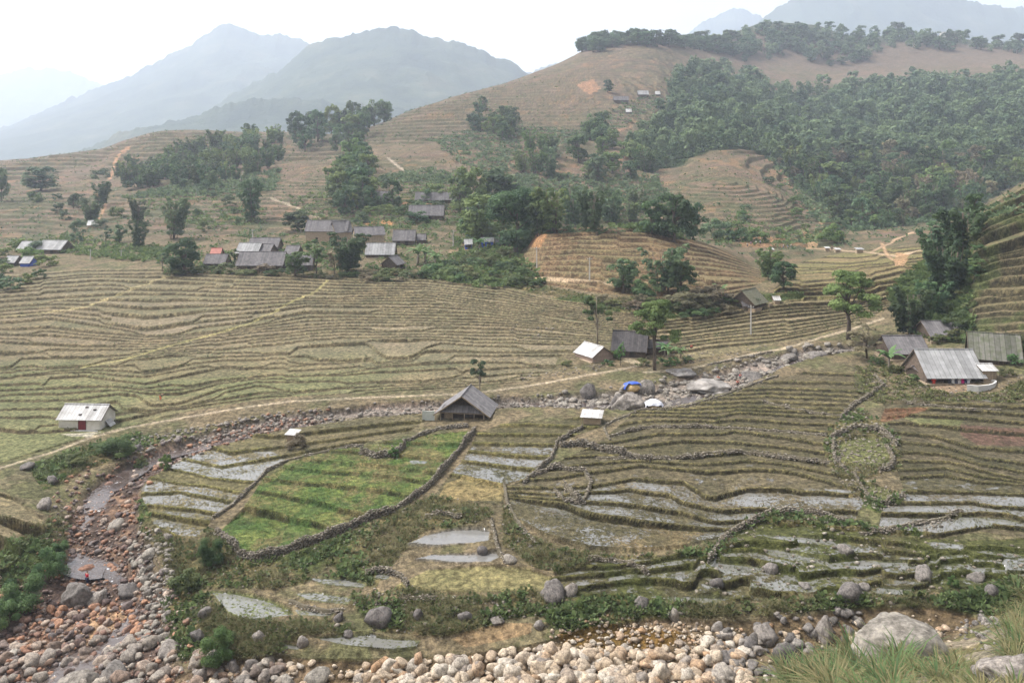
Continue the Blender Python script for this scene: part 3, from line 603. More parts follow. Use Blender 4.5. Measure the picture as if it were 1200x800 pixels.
# ------------------------------------------------------------------ ground mesh
m, nt, b = newmat('ground')
vec = nt.nodes.new('ShaderNodeNewGeometry').outputs['Position']
ca = N(nt, 'ShaderNodeAttribute', attribute_name='Col'); wa = N(nt, 'ShaderNodeAttribute', attribute_name='wet'); sa = N(nt, 'ShaderNodeAttribute', attribute_name='stub')
n1 = noise(nt, vec, 1.3, 5, .7); n2 = noise(nt, vec, .16, 4, .6); n3 = noise(nt, vec, 4.5, 3, .65)
k = mixc(nt, ca.outputs['Color'], ramp(nt, n1, [(.33, (.36, .34, .30)), (.5, (.92, .92, .92)), (.66, (1.75, 1.7, 1.6))]).outputs[0], 1.0, 'MULTIPLY')
k = mixc(nt, k, ramp(nt, n2, [(.3, (.72, .76, .72)), (.7, (1.25, 1.2, 1.15))]).outputs[0], 1.0, 'MULTIPLY')
k = mixc(nt, k, ramp(nt, n3, [(.3, (.6, .6, .6)), (.7, (1.4, 1.4, 1.4))]).outputs[0], .8, 'MULTIPLY')
vo = N(nt, 'ShaderNodeTexNoise', Scale=2.4, Detail=3.0, Roughness=.7); nt.links.new(vec, vo.inputs['Vector'])
thr = mathn(nt, 'ADD', mathn(nt, 'MULTIPLY_ADD', sa.outputs['Fac'], .30, .30), mathn(nt, 'MULTIPLY_ADD', noise(nt, vec, .22, 2, .5), .7, -.36))
edge = mathn(nt, 'GREATER_THAN', wa.outputs['Fac'], mathn(nt, 'MULTIPLY_ADD', noise(nt, vec, .8, 4, .7), 1.6, -.3))
wfac = mathn(nt, 'MULTIPLY', mathn(nt, 'GREATER_THAN', vo.outputs['Fac'], thr), edge)
wetc = mixc(nt, k, (.165, .16, .15), mathn(nt, 'MULTIPLY', wfac, .8))
nt.links.new(wetc, b.inputs['Base Color'])
nt.links.new(mathn(nt, 'MULTIPLY_ADD', wfac, -.82, .92), b.inputs['Roughness'])
nt.links.new(mathn(nt, 'MULTIPLY_ADD', wfac, .3, .1), b.inputs['Specular IOR Level'])
hb = mathn(nt, 'MULTIPLY', mathn(nt, 'ADD', n1, n3), mathn(nt, 'SUBTRACT', 1.0, wfac)); bump(nt, b, hb, .8, .25)
MAT_GROUND = m
idx = np.arange(NR*NC).reshape(NR, NC)
faces = np.stack([idx[:-1, :-1], idx[:-1, 1:], idx[1:, 1:], idx[1:, :-1]], -1).reshape(-1, 4)
me = meshdata('ground', np.stack([XG, YG, ZG], -1).reshape(-1, 3), faces, [MAT_GROUND], True, colors=np.clip(COL*np.array([.68, .67, .68]), .005, .9).reshape(-1, 3))
for nm, arr in (('wet', WET), ('stub', STUB)):
    a = me.attributes.new(nm, 'FLOAT', 'POINT'); a.data.foreach_set('value', arr.astype(np.float32).ravel())
tag(ob('ground', me), 'terraced valley floor and dry brown hillsides', kind='structure')

# ------------------------------------------------------------------ stream water
m, nt, b = newmat('stream_water'); vec = coords(nt)
k = ramp(nt, noise(nt, vec, .35, 3), [(.35, (.045, .030, .024)), (.7, (.10, .08, .07))]).outputs[0]
foam = mathn(nt, 'GREATER_THAN', noise(nt, vec, 1.1, 4, .75), .66)
nt.links.new(mixc(nt, k, (.7, .7, .7), mathn(nt, 'MULTIPLY', foam, .7)), b.inputs['Base Color']); b.inputs['Roughness'].default_value = .12
bump(nt, b, noise(nt, vec, 1.6, 3), .7, .15); MAT_WATER = m
def water_sheet(name, cl, lift, label):
    u, v, w = ribbon(cl, 420); K = 13; vs = []
    zc = np.array([gnd(a, c)[2] for a, c in zip(u, v)]); ker = np.hanning(31); ker /= ker.sum()
    zc = np.convolve(np.pad(zc, 15, 'edge'), ker, 'valid') + lift
    du = np.gradient(u); dv = np.gradient(v); l = np.hypot(du, dv)+1e-6
    for i in range(len(u)):
        for t in np.linspace(-1, 1, K):
            uu = u[i]-dv[i]/l[i]*w[i]*t; vv = v[i]+du[i]/l[i]*w[i]*t*.62
            Y = (H-zc[i])*F/max(vv-HZ, 5); vs.append(((uu-CX)/F*Y, Y, zc[i]))
    ix = np.arange(len(u)*K).reshape(-1, K)
    fc = np.stack([ix[:-1, :-1], ix[1:, :-1], ix[1:, 1:], ix[:-1, 1:]], -1).reshape(-1, 4)
    return tag(ob(name, meshdata(name, vs, fc, [MAT_WATER], True)), label, kind='structure')
water_sheet('stream_water', [(a, b_, c*1.5) for a, b_, c in WID], .37, 'shallow rocky stream winding between the terraces')
# ------------------------------------------------------------------ rocks
def ico(n):
    bm = bmesh.new(); bmesh.ops.create_icosphere(bm, subdivisions=n, radius=1)
    v = np.array([x.co[:] for x in bm.verts]); f = np.array([[q.index for q in p.verts] for p in bm.faces]); bm.free(); return v, f
ICO = {n: ico(n) for n in (1, 2, 3, 4)}
def rock_shape(n, seed, round_=.5, flat=.65, rough=.6):
    """faceted boulder: intersection of half-spaces, softened, with a rough skin"""
    v, f = ICO[n]; r_ = np.random.default_rng(seed)
    k = r_.integers(9, 15); nn = r_.normal(size=(k, 3)); nn /= np.linalg.norm(nn, axis=1)[:, None]; d = r_.uniform(.52, 1, k)
    dots = v@nn.T; rr = np.where(dots > .05, d/np.maximum(dots, .05), 9).min(1); rr = np.minimum(rr, 1.15)
    round_ = round_*.55; p = v*(rr*(1-round_)+round_*.9)[:, None]
    q = p*3+seed*7.1
    p *= (1+rough*.22*(vn(q[:, 0]+q[:, 2], q[:, 1]-q[:, 2], seed)-.5)+rough*.2*(vn(q[:, 0]*2.3-q[:, 2]*2, q[:, 1]*2.3+q[:, 2], seed+3)-.5))[:, None]
    s = np.array([1, r_.uniform(.7, .95), r_.uniform(flat-.1, flat+.15)]); return p*s, f
def rockmat(name, stops, scale=1.2):
    m, nt, b = newmat(name); vec = coords(nt)
    oi = nt.nodes.new('ShaderNodeObjectInfo'); at = N(nt, 'ShaderNodeAttribute', attribute_name='Col')
    base = ramp(nt, mathn(nt, 'FRACT', mathn(nt, 'ADD', oi.outputs['Random'], at.outputs['Fac'])), stops)
    base.color_ramp.interpolation = 'LINEAR'
    n1 = noise(nt, vec, scale*2, 5, .7); n2 = noise(nt, vec, scale*8, 3, .6)
    k = mixc(nt, base.outputs[0], ramp(nt, n1, [(.32, (.38, .36, .34)), (.52, (.95, .95, .95)), (.7, (1.35, 1.32, 1.25))]).outputs[0], 1.0, 'MULTIPLY')
    k = mixc(nt, k, ramp(nt, n2, [(.3, (.7, .7, .7)), (.7, (1.25, 1.25, 1.25))]).outputs[0], 1.0, 'MULTIPLY')
    nt.links.new(k, b.inputs['Base Color']); b.inputs['Roughness'].default_value = .85; b.inputs['Specular IOR Level'].default_value = .25
    bump(nt, b, n1, .5, .06); return m
MR_CREAM = rockmat('cream_stone', [(0, (.33, .25, .17)), (.3, (.43, .36, .275)), (.48, (.29, .18, .10)), (.65, (.45, .395, .32)), (.83, (.19, .16, .135)), (1, (.37, .28, .19))])
MR_RUST = rockmat('rusty_stone', [(0, (.21, .11, .072)), (.2, (.34, .185, .11)), (.4, (.095, .07, .065)), (.55, (.37, .285, .22)), (.72, (.165, .14, .13)), (.88, (.12, .082, .07)), (1, (.26, .15, .105))])
MR_GREY = rockmat('grey_stone', [(0, (.125, .11, .10)), (.3, (.185, .165, .145)), (.55, (.09, .08, .072)), (.8, (.25, .22, .19)), (1, (.15, .13, .115))])
MR_TAN = rockmat('tan_stone', [(0, (0.180, 0.152, 0.123)), (.25, (0.271, 0.234, 0.193)), (.45, (0.123, 0.107, 0.094)), (.6, (0.246, 0.164, 0.115)), (.8, (0.303, 0.271, 0.230)), (1, (0.156, 0.123, 0.102))])
MR_DARK = rockmat('dark_stone', [(0, (.085, .075, .068)), (.5, (.13, .115, .105)), (1, (.105, .092, .085))])
MR_PALE = rockmat('pale_stone', [(0, (0.211, 0.189, 0.158)), (.35, (0.279, 0.248, 0.207)), (.6, (0.153, 0.135, 0.117)), (1, (0.252, 0.221, 0.184))])
MR_WALL = rockmat('wall_stone', [(0, (0.135, 0.111, 0.082)), (.3, (0.230, 0.197, 0.156)), (.5, (0.082, 0.070, 0.053)), (.75, (0.303, 0.271, 0.221)), (1, (0.164, 0.135, 0.102))])
MR_BED = rockmat('bedrock', [(0, (.24, .22, .20)), (.5, (.28, .255, .23)), (1, (.21, .19, .175))], .5)

# single boulders one can point at: u, v of centre, width and height in photo pixels, material, label, roundness
BIG = [
 (998, 694, 31, 27, MR_DARK, 'smooth round dark boulder perched on the edge of the muddy plots', .8),
 (1063, 752, 108, 54, MR_PALE, 'huge pale domed boulder half hidden by tall grass, largest of all', .75),
 (969, 732, 30, 34, MR_GREY, 'upright pointed grey boulder just left of the huge domed one', .15),
 (898, 738, 29, 32, MR_GREY, 'blocky square-faced grey boulder on the lower stream bank', .05),
 (926, 764, 38, 34, MR_GREY, 'brown-grey rounded boulder beside the tall grass by the lower stream', .5),
 (880, 750, 24, 15, MR_DARK, 'low dark boulder leaning against the blocky square-faced one', .4),
 (649, 693, 34, 25, MR_GREY, 'cracked grey boulder at the right end of the straw-coloured plot', .35),
 (669, 690, 18, 22, MR_GREY, 'narrow slab of rock leaning on the cracked grey boulder', .1),
 (443, 722, 36, 28, MR_DARK, 'bulky dark boulder built into the bank above the lowest pond', .5),
 (490, 718, 15, 22, MR_DARK, 'tall narrow dark boulder in the bank beneath the straw-coloured plot', .4),
 (564, 641, 16, 13, MR_DARK, 'dark round boulder on the dyke between the two still ponds', .7),
 (598, 656, 18, 10, MR_PALE, 'pale flat boulder at the right tip of the lower still pond', .7),
 (83, 787, 52, 28, MR_PALE, 'broad flat-topped pale boulder in the bottom left corner of the stream', .6),
 (129, 780, 38, 20, MR_GREY, 'long brown-grey boulder right of the broad flat-topped one', .5),
 (146, 793, 42, 20, MR_PALE, 'pale slab-like boulder at the bottom edge of the stream', .3),
 (84, 688, 44, 30, MR_GREY, 'big rugged grey outcrop below the calm pool in the stream', .1),
 (112, 690, 30, 18, MR_GREY, 'layered grey rock between the rugged outcrop and the dark boulder', .1),
 (147, 677, 30, 21, MR_DARK, 'dark boulder beside the little white cascade below the pool', .5),
 (98, 655, 27, 13, MR_RUST, 'rounded brown boulder standing in the calm pool of the stream', .8),
 (175, 644, 21, 15, MR_PALE, 'pale whitish boulder on the stony bank right of the pool', .6),
 (134, 606, 22, 13, MR_PALE, 'pale boulder among rusty pebbles upstream of the pool', .6),
 (689, 451, 23, 24, MR_DARK, 'dark purplish boulder beside the footpath below the pale-roofed hut', .5),
 (757, 445, 25, 25, MR_PALE, 'round pale-grey boulder next to the footpath under the tall tree', .7),
 (737, 467, 46, 28, MR_GREY, 'massive grey boulder by the stream carrying the blue tarpaulin', .5),
 (725, 462, 22, 24, MR_DARK, 'dark boulder against the left side of the massive grey one', .5),
 (836, 447, 64, 15, MR_BED, 'sheet of pale smooth bedrock in the upper stream', .15),
 (800, 437, 40, 8, MR_BED, 'pale bedrock ledge above the white tarpaulin', .1),
 (880, 434, 34, 12, MR_GREY, 'tilted bedrock slab upstream of the pale smooth sheet', .2),
 (925, 413, 26, 10, MR_GREY, 'dark flat slab in the upper stream by the footpath bend', .4),
 (960, 411, 30, 11, MR_GREY, 'flat grey slab in the stream left of the lone tree', .4),
 (855, 787, 42, 24, MR_PALE, 'flat pale wedge-shaped boulder among cream stones at the bottom', .2),
 (849, 768, 24, 18, MR_GREY, 'grey boulder above the flat pale wedge-shaped one', .4),
 (846, 757, 16, 14, MR_CREAM, 'cubic cream boulder on the lower stream bed', .1),
 (776, 783, 24, 26, MR_CREAM, 'large angular cream boulder in the lower stream bed', .1),
 (729, 793, 40, 20, MR_CREAM, 'long cream boulder lying at the bottom edge of the picture', .3),
 (370, 791, 34, 22, MR_PALE, 'rounded pale boulder at the bottom edge below the lowest pond', .6),
 (335, 794, 22, 15, MR_PALE, 'smaller pale boulder left of the rounded one at the bottom edge', .5),
 (285, 795, 26, 16, MR_PALE, 'wide pale-grey boulder where bank and bottom edge meet', .4),
 (233, 785, 18, 20, MR_GREY, 'grey boulder at the foot of the leafy bank near the stream', .4),
 (273, 778, 14, 18, MR_GREY, 'upright grey boulder in grass at the foot of the left bank', .3),
 (231, 743, 18, 22, MR_DARK, 'dark leaning boulder beside the bright green bush on the left bank', .3),
 (196, 755, 30, 14, MR_GREY, 'sloping grey-brown slab on the left bank by the cascade stones', .2),
 (302, 745, 18, 14, MR_GREY, 'grey block on the bank below the biggest pond', .3),
 (354, 751, 15, 15, MR_GREY, 'dark grey block between the two lowest ponds', .3),
 (397, 723, 14, 12, MR_DARK, 'small dark boulder on the dyke right of the biggest pond', .5),
 (407, 738, 13, 12, MR_GREY, 'grey boulder at the upper edge of the lowest pond', .5),
 (240, 718, 20, 16, MR_GREY, 'grey boulder at the left rim of the biggest pond', .3),
 (1165, 694, 19, 19, MR_DARK, 'dark round boulder at the right end of the lower bank', .7),
 (1085, 672, 24, 17, MR_GREY, 'jagged grey boulder among the muddy plots on the right', .1),
 (1147, 675, 22, 12, MR_GREY, 'low slanting grey rock right of the jagged one in the muddy plots', .2),
 (1012, 686, 20, 11, MR_GREY, 'low grey rock just right of the smooth round dark boulder', .4),
 (907, 662, 23, 15, MR_GREY, 'grey rock with a white stone on top in the flooded plots', .5),
 (840, 683, 18, 13, MR_DARK, 'dark rounded rock at the left end of the muddy plots', .6),
 (993, 647, 20, 13, MR_GREY, 'grey rock in the middle of the muddy plots near two others', .5),
 (945, 687, 16, 9, MR_GREY, 'low grey rock on the muddy bank left of the round boulder', .4),
 (753, 707, 18, 13, MR_GREY, 'purple-grey rock above the brown shallow water', .4),
 (790, 715, 17, 18, MR_PALE, 'pale wedge of rock tipping off the bank into the lower stream', .1),
 (600, 784, 26, 20, MR_CREAM, 'largest cream boulder of the bottom centre stones', .3),
 (548, 772, 20, 16, MR_CREAM, 'pale cream block below the bare soil bench', .2),
 (582, 727, 18, 11, MR_PALE, 'pale block at the back of the bare soil bench', .2),
 (546, 722, 20, 14, MR_DARK, 'dark rock in the undercut bank left of the bare soil bench', .4),
 (632, 732, 14, 12, MR_GREY, 'grey stone at the right end of the bare soil bench', .5),
 (50, 590, 18, 14, MR_GREY, 'grey boulder on the left bank beside the straw field', .4),
 (28, 546, 22, 12, MR_GREY, 'grey rocks at the left edge under the footpath', .3),
 (60, 562, 16, 12, MR_DARK, 'dark rock on the grassy left bank upstream of the straw field', .5),
 (160, 524, 16, 10, MR_DARK, 'dark rock at the right of the round bush by the stream', .5),
 (1189, 786, 70, 40, MR_GREY, 'grey rock face in the bottom right corner', .2)]
ROCKS = {}
def rockproto(i, rd):
    k = (i, round(rd, 1))
    if k not in ROCKS:
        p, f = rock_shape(4 if i >= 100 else 3, 100+i, rd, .75, 1.0 if rd < .6 else .5); ROCKS[k] = (p, f)
    return ROCKS[k]
def add_rock(u, v, wpx, hpx, mat, label, rd, i, group=None, name='boulder'):
    big = wpx > 40
    p, f = rockproto(100+i if big else i % 14, rd)
    me = meshdata('boulder', p, f, [mat], rd > .65)
    g = gnd(u, v+hpx*.42); m = g[1]/F
    o = ob(name, me); hw = wpx*m/2; ext = np.abs(p).max(0)
    o.scale = (hw/ext[0], hw*.9/ext[1], hpx*m*.62/ext[2]); o.location = (g[0], g[1]+hw*.45, g[2]+hpx*m*.15)
    o.rotation_euler = (rng.uniform(-.15, .15), rng.uniform(-.2, .2), rng.uniform(-.5, .5))
    if big: o.rotation_euler = (0, 0, .1)
    return tag(o, label, 'boulder', group)
for i, (u, v, w_, h_, mt, lb, rd) in enumerate(BIG): add_rock(u, v, w_, h_, mt, lb, rd, i)

# loose stones: sample zones of the stream; the 230 largest are objects of their own, the rest one mass per zone
def sample_zone(poly, n, smin, smax, pw=2.5):
    poly = np.array(poly, float); lo = poly.min(0); hi = poly.max(0); out = []
    while len(out) < n:
        p = rng.uniform(lo, hi, (n*2, 2)); k = inpoly(p[:, 0], p[:, 1], poly); p = p[k]
        out += [tuple(x) for x in p]
    out = np.array(out[:n]); s = smin+(smax-smin)*rng.random(n)**pw
    return np.column_stack([out, s])
def sample_rib(cl, n, smin, smax, spread=1.0, pw=2.5, umin=-9, umax=1e9):
    u, v, w = ribbon(cl, 1000); wt = w*np.hypot(np.gradient(u), np.gradient(v)); wt[(u < umin) | (u > umax)] = 0; wt /= wt.sum()
    i = rng.choice(len(u), n, p=wt); a = rng.uniform(-1, 1, n)*spread; b = rng.uniform(-1, 1, n)*spread
    return np.column_stack([u[i]+a*w[i], v[i]+b*w[i]*.6, smin+(smax-smin)*rng.random(n)**pw])
LOWZ = [(175, 805), (250, 780), (330, 772), (420, 776), (520, 772), (620, 760), (690, 744), (760, 730), (850, 735), (930, 728), (1000, 722), (1100, 720), (1145, 728), (1120, 745), (1130, 775), (1000, 790), (900, 803)]
ZONES = [  # name, samples, material, individual label, group, how many singled out
 ('cream', np.vstack([sample_zone([(420, 778), (520, 770), (620, 758), (700, 755), (800, 758), (870, 745), (880, 800), (400, 815)], 620, 6, 26, 1.6), sample_zone(LOWZ, 700, 3, 14, 2), sample_zone([(640, 738), (700, 722), (790, 725), (870, 735), (860, 760), (650, 765)], 420, 3, 9)]), MR_CREAM,
  'cream stone among the washed stones of the lower stream bed', 'cream stones of the lower stream bed', 110),
 ('grey', np.vstack([sample_zone([(820, 735), (900, 722), (1010, 712), (1020, 745), (990, 775), (900, 790), (850, 775)], 110, 8, 22, 1.5), sample_zone([(1115, 728), (1150, 720), (1190, 735), (1180, 765), (1140, 760)], 70, 5, 13)]), MR_GREY,
  'grey stone among the tumbled stones along the lower bank', 'grey tumbled stones along the lower bank', 60),
 ('tan', sample_zone([(0, 755), (100, 735), (180, 740), (230, 768), (330, 770), (330, 810), (0, 820)], 330, 5, 26, 2.0), MR_TAN, 'tan or grey stone piled at the bottom left of the stream', 'tan stones at the bottom left of the stream', 45),
 ('rust', np.vstack([sample_rib(RIV, 3000, 2.2, 12, 1.0, 3.0, 40, 260), sample_rib([(a, b_, c*1.5) for a, b_, c in WID[:-2]], 900, 2.4, 8.5, 1.0, 2.0, 60, 330), sample_zone([(60, 690), (150, 690), (170, 720), (130, 770), (20, 790), (0, 740)], 260, 5, 17, 2), sample_rib(RIV, 380, 2.5, 8, 1.0, 2, 240, 380)]), MR_RUST,
  'rust-tinted stone in the bouldery bed of the winding stream', 'rusty stones in the bed of the winding stream', 60),
 ('pale', np.vstack([sample_rib(RIV, 700, 2.5, 8, 1.15, 2, 180, 660), sample_rib(RIV, 650, 3, 12, 1.1, 2.2, 640, 1000), sample_zone([(165, 610), (200, 630), (205, 690), (195, 745), (160, 745), (170, 690), (150, 640)], 300, 4, 13, 2), sample_zone([(120, 520), (230, 500), (330, 484), (330, 490), (240, 512), (150, 540)], 200, 3, 8)]), MR_PALE,
  'pale stone scattered along the banks of the upper stream', 'pale stones along the upper stream', 40)]
SV = [rock_shape(1, 300+i, .2, .66, .2) for i in range(8)]; SV2 = [rock_shape(2, 320+i, .2, .66, .3) for i in range(8)]
PROTO_ST = {}
def stone_mass(name, smp, mat, label, lift=.25):
    vs = []; fs = []; cs = []; b = 0
    for u, v, s in smp:
        g = gnd(u, v); r_ = s*g[1]/F/2; p, f = (SV2 if s > 9 else SV)[rng.integers(8)]
        a = rng.uniform(0, 6.28); c, sn = math.cos(a), math.sin(a); q = p*np.array([r_, r_, r_*.9])
        q = np.column_stack([q[:, 0]*c-q[:, 1]*sn, q[:, 0]*sn+q[:, 1]*c, q[:, 2]+(q[:, 0]*.25*rng.uniform(-1, 1))])+g+np.array([0, 0, r_*lift])
        vs.append(q); fs.append(f+b); b += len(q); cs.append(np.full((len(q), 3), rng.random()))
    return tag(ob(name, meshdata(name, np.vstack(vs), np.vstack(fs), [mat], False, colors=np.vstack(cs))), label, kind='stuff')
for zn, smp, mat, lab, grp, nbig in ZONES:
    o_ = np.argsort(-smp[:, 2]); big, rest = smp[o_[:nbig]], smp[o_[nbig:]]
    for u, v, s in big:
        k = (zn, int(rng.integers(8)))
        if k not in PROTO_ST: p, f = rock_shape(3, 340+k[1], .15, .68, .35); PROTO_ST[k] = meshdata('stone', p, f, [mat], False)
        g = gnd(u, v); r_ = s*g[1]/F/2; o = ob('stone', PROTO_ST[k], None, (g[0], g[1], g[2]+r_*.22)); o.scale = (r_, r_*rng.uniform(.8, 1), r_*rng.uniform(.75, 1.05))
        o.rotation_euler = (rng.uniform(-.4, .4), rng.uniform(-.4, .4), rng.uniform(0, 6.28)); tag(o, lab, 'stone', grp)
    stone_mass('stone_litter', rest, mat, 'loose small %s stones' % {'cream': 'cream', 'tan': 'tan', 'grey': 'grey', 'rust': 'rusty', 'pale': 'pale'}[zn])
# rubble strewn over banks and dykes
RUB = np.vstack([sample_zone(p, n, a, b_) for p, n, a, b_ in (
    (BANK[0], 260, 2.5, 8), (BANK[1], 200, 2, 6), (BANK[2], 160, 3, 9), (BANK[3], 220, 2.5, 9), (BANK[4], 200, 2, 7), (BANK[5], 160, 2, 7), (BANK[11], 620, 2.2, 6.5),
    ([(860, 612), (1000, 620), (1200, 640), (1200, 690), (1000, 700), (850, 700), (790, 690)], 260, 2.5, 9), ([(430, 690), (500, 690), (520, 745), (430, 740)], 120, 2, 6), ([(420, 520), (475, 518), (475, 540), (425, 540)], 50, 2, 5),
    ([(1010, 430), (1200, 440), (1200, 470), (1020, 470)], 320, 2, 5), ([(760, 400), (850, 415), (900, 405), (900, 412), (780, 430)], 120, 2, 5), ([(590, 405), (660, 395), (650, 385), (600, 380)], 40, 2, 5), ([(600, 440), (720, 425), (720, 434), (620, 450)], 70, 2, 5))])
stone_mass('rubble', RUB, MR_WALL, 'loose rubble scattered over banks and dykes', .1)

# ------------------------------------------------------------------ dry-stone walls, one object each
M_CORE = simple('packed_earth', (.12, .10, .07), (.07, .06, .035), .95, 2)
def stone_wall(pts, hpx, label, thick=.7, spx=2.6, mat=None, name='stone_wall'):
    pts = np.array(pts, float); seg = np.hypot(*np.diff(pts, axis=0).T); cum = np.r_[0, np.cumsum(seg)]
    n = max(4, int(cum[-1]/spx*1.6)); vs = []; fs = []; cs = []; b = 0
    for t in np.linspace(0, cum[-1], n):
        u = np.interp(t, cum, pts[:, 0]); v = np.interp(t, cum, pts[:, 1]); g = gnd(u, v); m = g[1]/F; hh = hpx*1.0*m*(.8+.4*vn(t/9, 0, 5)); st = spx*m
        layers = max(2, int(hh/(st*.48)))
        for l in range(layers):
            for side in range(2 if l < layers-1 else 1):
                p, f = SV[rng.integers(8)]; r_ = st*rng.uniform(.38, .75)
                q = p*np.array([r_*rng.uniform(.9, 1.4), r_, r_*.75]); a = rng.uniform(0, 6.28); c, sn = math.cos(a), math.sin(a)
                wdt = thick*(1-.45*l/layers)
                off = np.array([rng.uniform(-.5, .5)*st, (side-.5 if layers > 1 and l < layers-1 else 0)*wdt+rng.uniform(-.15, .15), (l+.35)*hh/layers+rng.uniform(-.1, .1)*st-.1])
                q = np.column_stack([q[:, 0]*c-q[:, 1]*sn, q[:, 0]*sn+q[:, 1]*c, q[:, 2]])+g+off
                vs.append(q); fs.append(f+b); b += len(q); cs.append(np.full((len(q), 3), rng.random()))
    ns = sum(len(f) for f in fs); base = b; cv = []; cf = []; T = np.linspace(0, cum[-1], max(4, int(cum[-1]/4)))
    G = [gnd(np.interp(t, cum, pts[:, 0]), np.interp(t, cum, pts[:, 1])) for t in T]
    for i, (t, g) in enumerate(zip(T, G)):
        d = G[min(i+1, len(G)-1)]-G[max(i-1, 0)]; nn = np.array([-d[1], d[0], 0])/(np.hypot(d[0], d[1])+1e-6)*thick*.32; hh = hpx*g[1]/F*.55
        cv += [g-nn-[0, 0, .4], g-nn*.7+[0, 0, hh], g+nn*.7+[0, 0, hh], g+nn-[0, 0, .4]]
        if i:
            a = base+i*4; p_ = a-4
            for q in range(3): cf += [(p_+q, a+q, a+q+1), (p_+q, a+q+1, p_+q+1)]
    vs.append(np.array(cv)); fs.append(np.array(cf)); cs.append(np.full((len(cv), 3), .5))
    o = ob(name, meshdata(name, np.vstack(vs), np.vstack(fs), [mat or MR_WALL, M_CORE], False, mi=np.r_[np.zeros(ns), np.ones(len(cf))], colors=np.vstack(cs)))
    return tag(o, label, 'stone wall', kind='thing')
for a in (
 ([(254, 628), (267, 641), (280, 653), (300, 657), (320, 652), (345, 643), (372, 634), (410, 619), (435, 607), (462, 601)], 11, 'tall dry-stone wall curving round the lower corner of the green field'),
 ([(464, 599), (485, 584), (507, 567), (522, 549), (540, 527), (557, 505)], 9, 'long straight dry-stone wall climbing from the green field to the dark hut'),
 ([(335, 541), (312, 553), (300, 566), (285, 581), (268, 596), (250, 607)], 5, 'low stone wall between the flooded plots and the green field'),
 ([(336, 540), (360, 534), (385, 528), (425, 522)], 4, 'low stone wall along the upper left edge of the green field'),
 ([(423, 531), (440, 536), (462, 535), (474, 524)], 9, 'stubby rubble-stone bank jutting into the top of the green field'),
 ([(474, 519), (492, 510), (515, 503), (548, 500)], 5, 'stone wall running in front of the dark gabled hut'),
 ([(657, 524), (680, 522), (710, 529), (740, 537), (762, 540)], 9, 'stone retaining wall above the ring of stones in the middle plots'),
 ([(682, 502), (668, 510), (653, 519), (646, 538), (626, 556), (613, 567)], 6, 'crooked stone wall beside the whitish flooded plots'),
 ([(627, 556), (652, 548), (685, 553), (693, 567), (684, 590), (662, 588), (650, 576)], 6, 'ring of stones enclosing a tiny plot in the middle'),
 ([(662, 573), (670, 580), (680, 590)], 11, 'heap-like stub of wall at the right of the stone ring'),
 ([(591, 568), (595, 592), (612, 620), (632, 640)], 4, 'rough stone edge down the left side of the largest plot'),
 ([(715, 516), (707, 501), (720, 493), (737, 487), (748, 481), (800, 478), (850, 463), (880, 452), (912, 441)], 3, 'thin pale line of stones edging the plots below the upper stream'),
 ([(715, 511), (740, 505), (762, 500), (800, 500), (825, 500), (875, 503), (925, 506), (967, 510)], 3.5, 'stone-faced terrace edge of light cobbles, upper of two long ones'),
 ([(700, 537), (762, 537), (812, 537), (845, 532), (875, 531), (925, 538), (975, 545)], 4, 'stone-faced terrace edge of light cobbles, lower of two long ones'),
 ([(895, 471), (920, 478), (945, 483), (985, 488)], 3, 'short stone terrace edge left of the rubble ridge'),
 ([(830, 657), (842, 640), (855, 626), (872, 616), (905, 600), (950, 600), (1000, 613)], 7, 'mossy stone bank wall curving above the flooded muddy plots'),
 ([(1008, 626), (1040, 622), (1075, 614), (1107, 606), (1128, 600)], 5, 'stone wall dividing the far right plots from the muddy ones'),
 ([(1025, 441), (1036, 452), (1020, 464), (1000, 476), (985, 492)], 5, 'broken stone wall stepping down from the farmhouse yard'),
 ([(975, 514), (990, 507), (1005, 502), (1030, 505), (1050, 522)], 8, 'upper arc of the horseshoe stone wall round a small grassy plot'),
 ([(977, 517), (977, 532), (979, 543), (990, 550)], 7, 'left side of the horseshoe stone wall round a small grassy plot'),
 ([(1040, 524), (1048, 541), (1042, 550), (1032, 552)], 7, 'right side of the horseshoe stone wall round a small grassy plot'),
 ([(1002, 557), (1010, 573), (1020, 583), (1036, 592), (1060, 582)], 6, 'bowl-shaped stone wall below the horseshoe plot'),
 ([(576, 612), (580, 628), (583, 642), (592, 658)], 6, 'tumbled stone wall at the right end of the two still ponds'),
 ([(430, 672), (450, 668), (470, 676), (478, 690)], 7, 'crumbling stone wall left of the straw-coloured plot'),
 ([(470, 700), (490, 703), (510, 701)], 6, 'short white-flecked stone wall under the straw-coloured plot'),
 ([(690, 655), (720, 657), (740, 662), (760, 672)], 5, 'slumped stone wall below the largest plot'),
 ([(340, 704), (355, 711), (380, 716), (402, 716)], 4, 'stone dyke between the biggest pond and the small pond above it'),
 ([(540, 606), (520, 603), (500, 606)], 6, 'mossy stone face below the golden grass plot'),
 ([(1060, 472), (1100, 476), (1140, 482), (1170, 480)], 3, 'low stone terrace edge below the curved pale yard wall'),
 ([(830, 428), (870, 420), (905, 413)], 3, 'line of stones between footpath and upper stream')):
    stone_wall(*a)
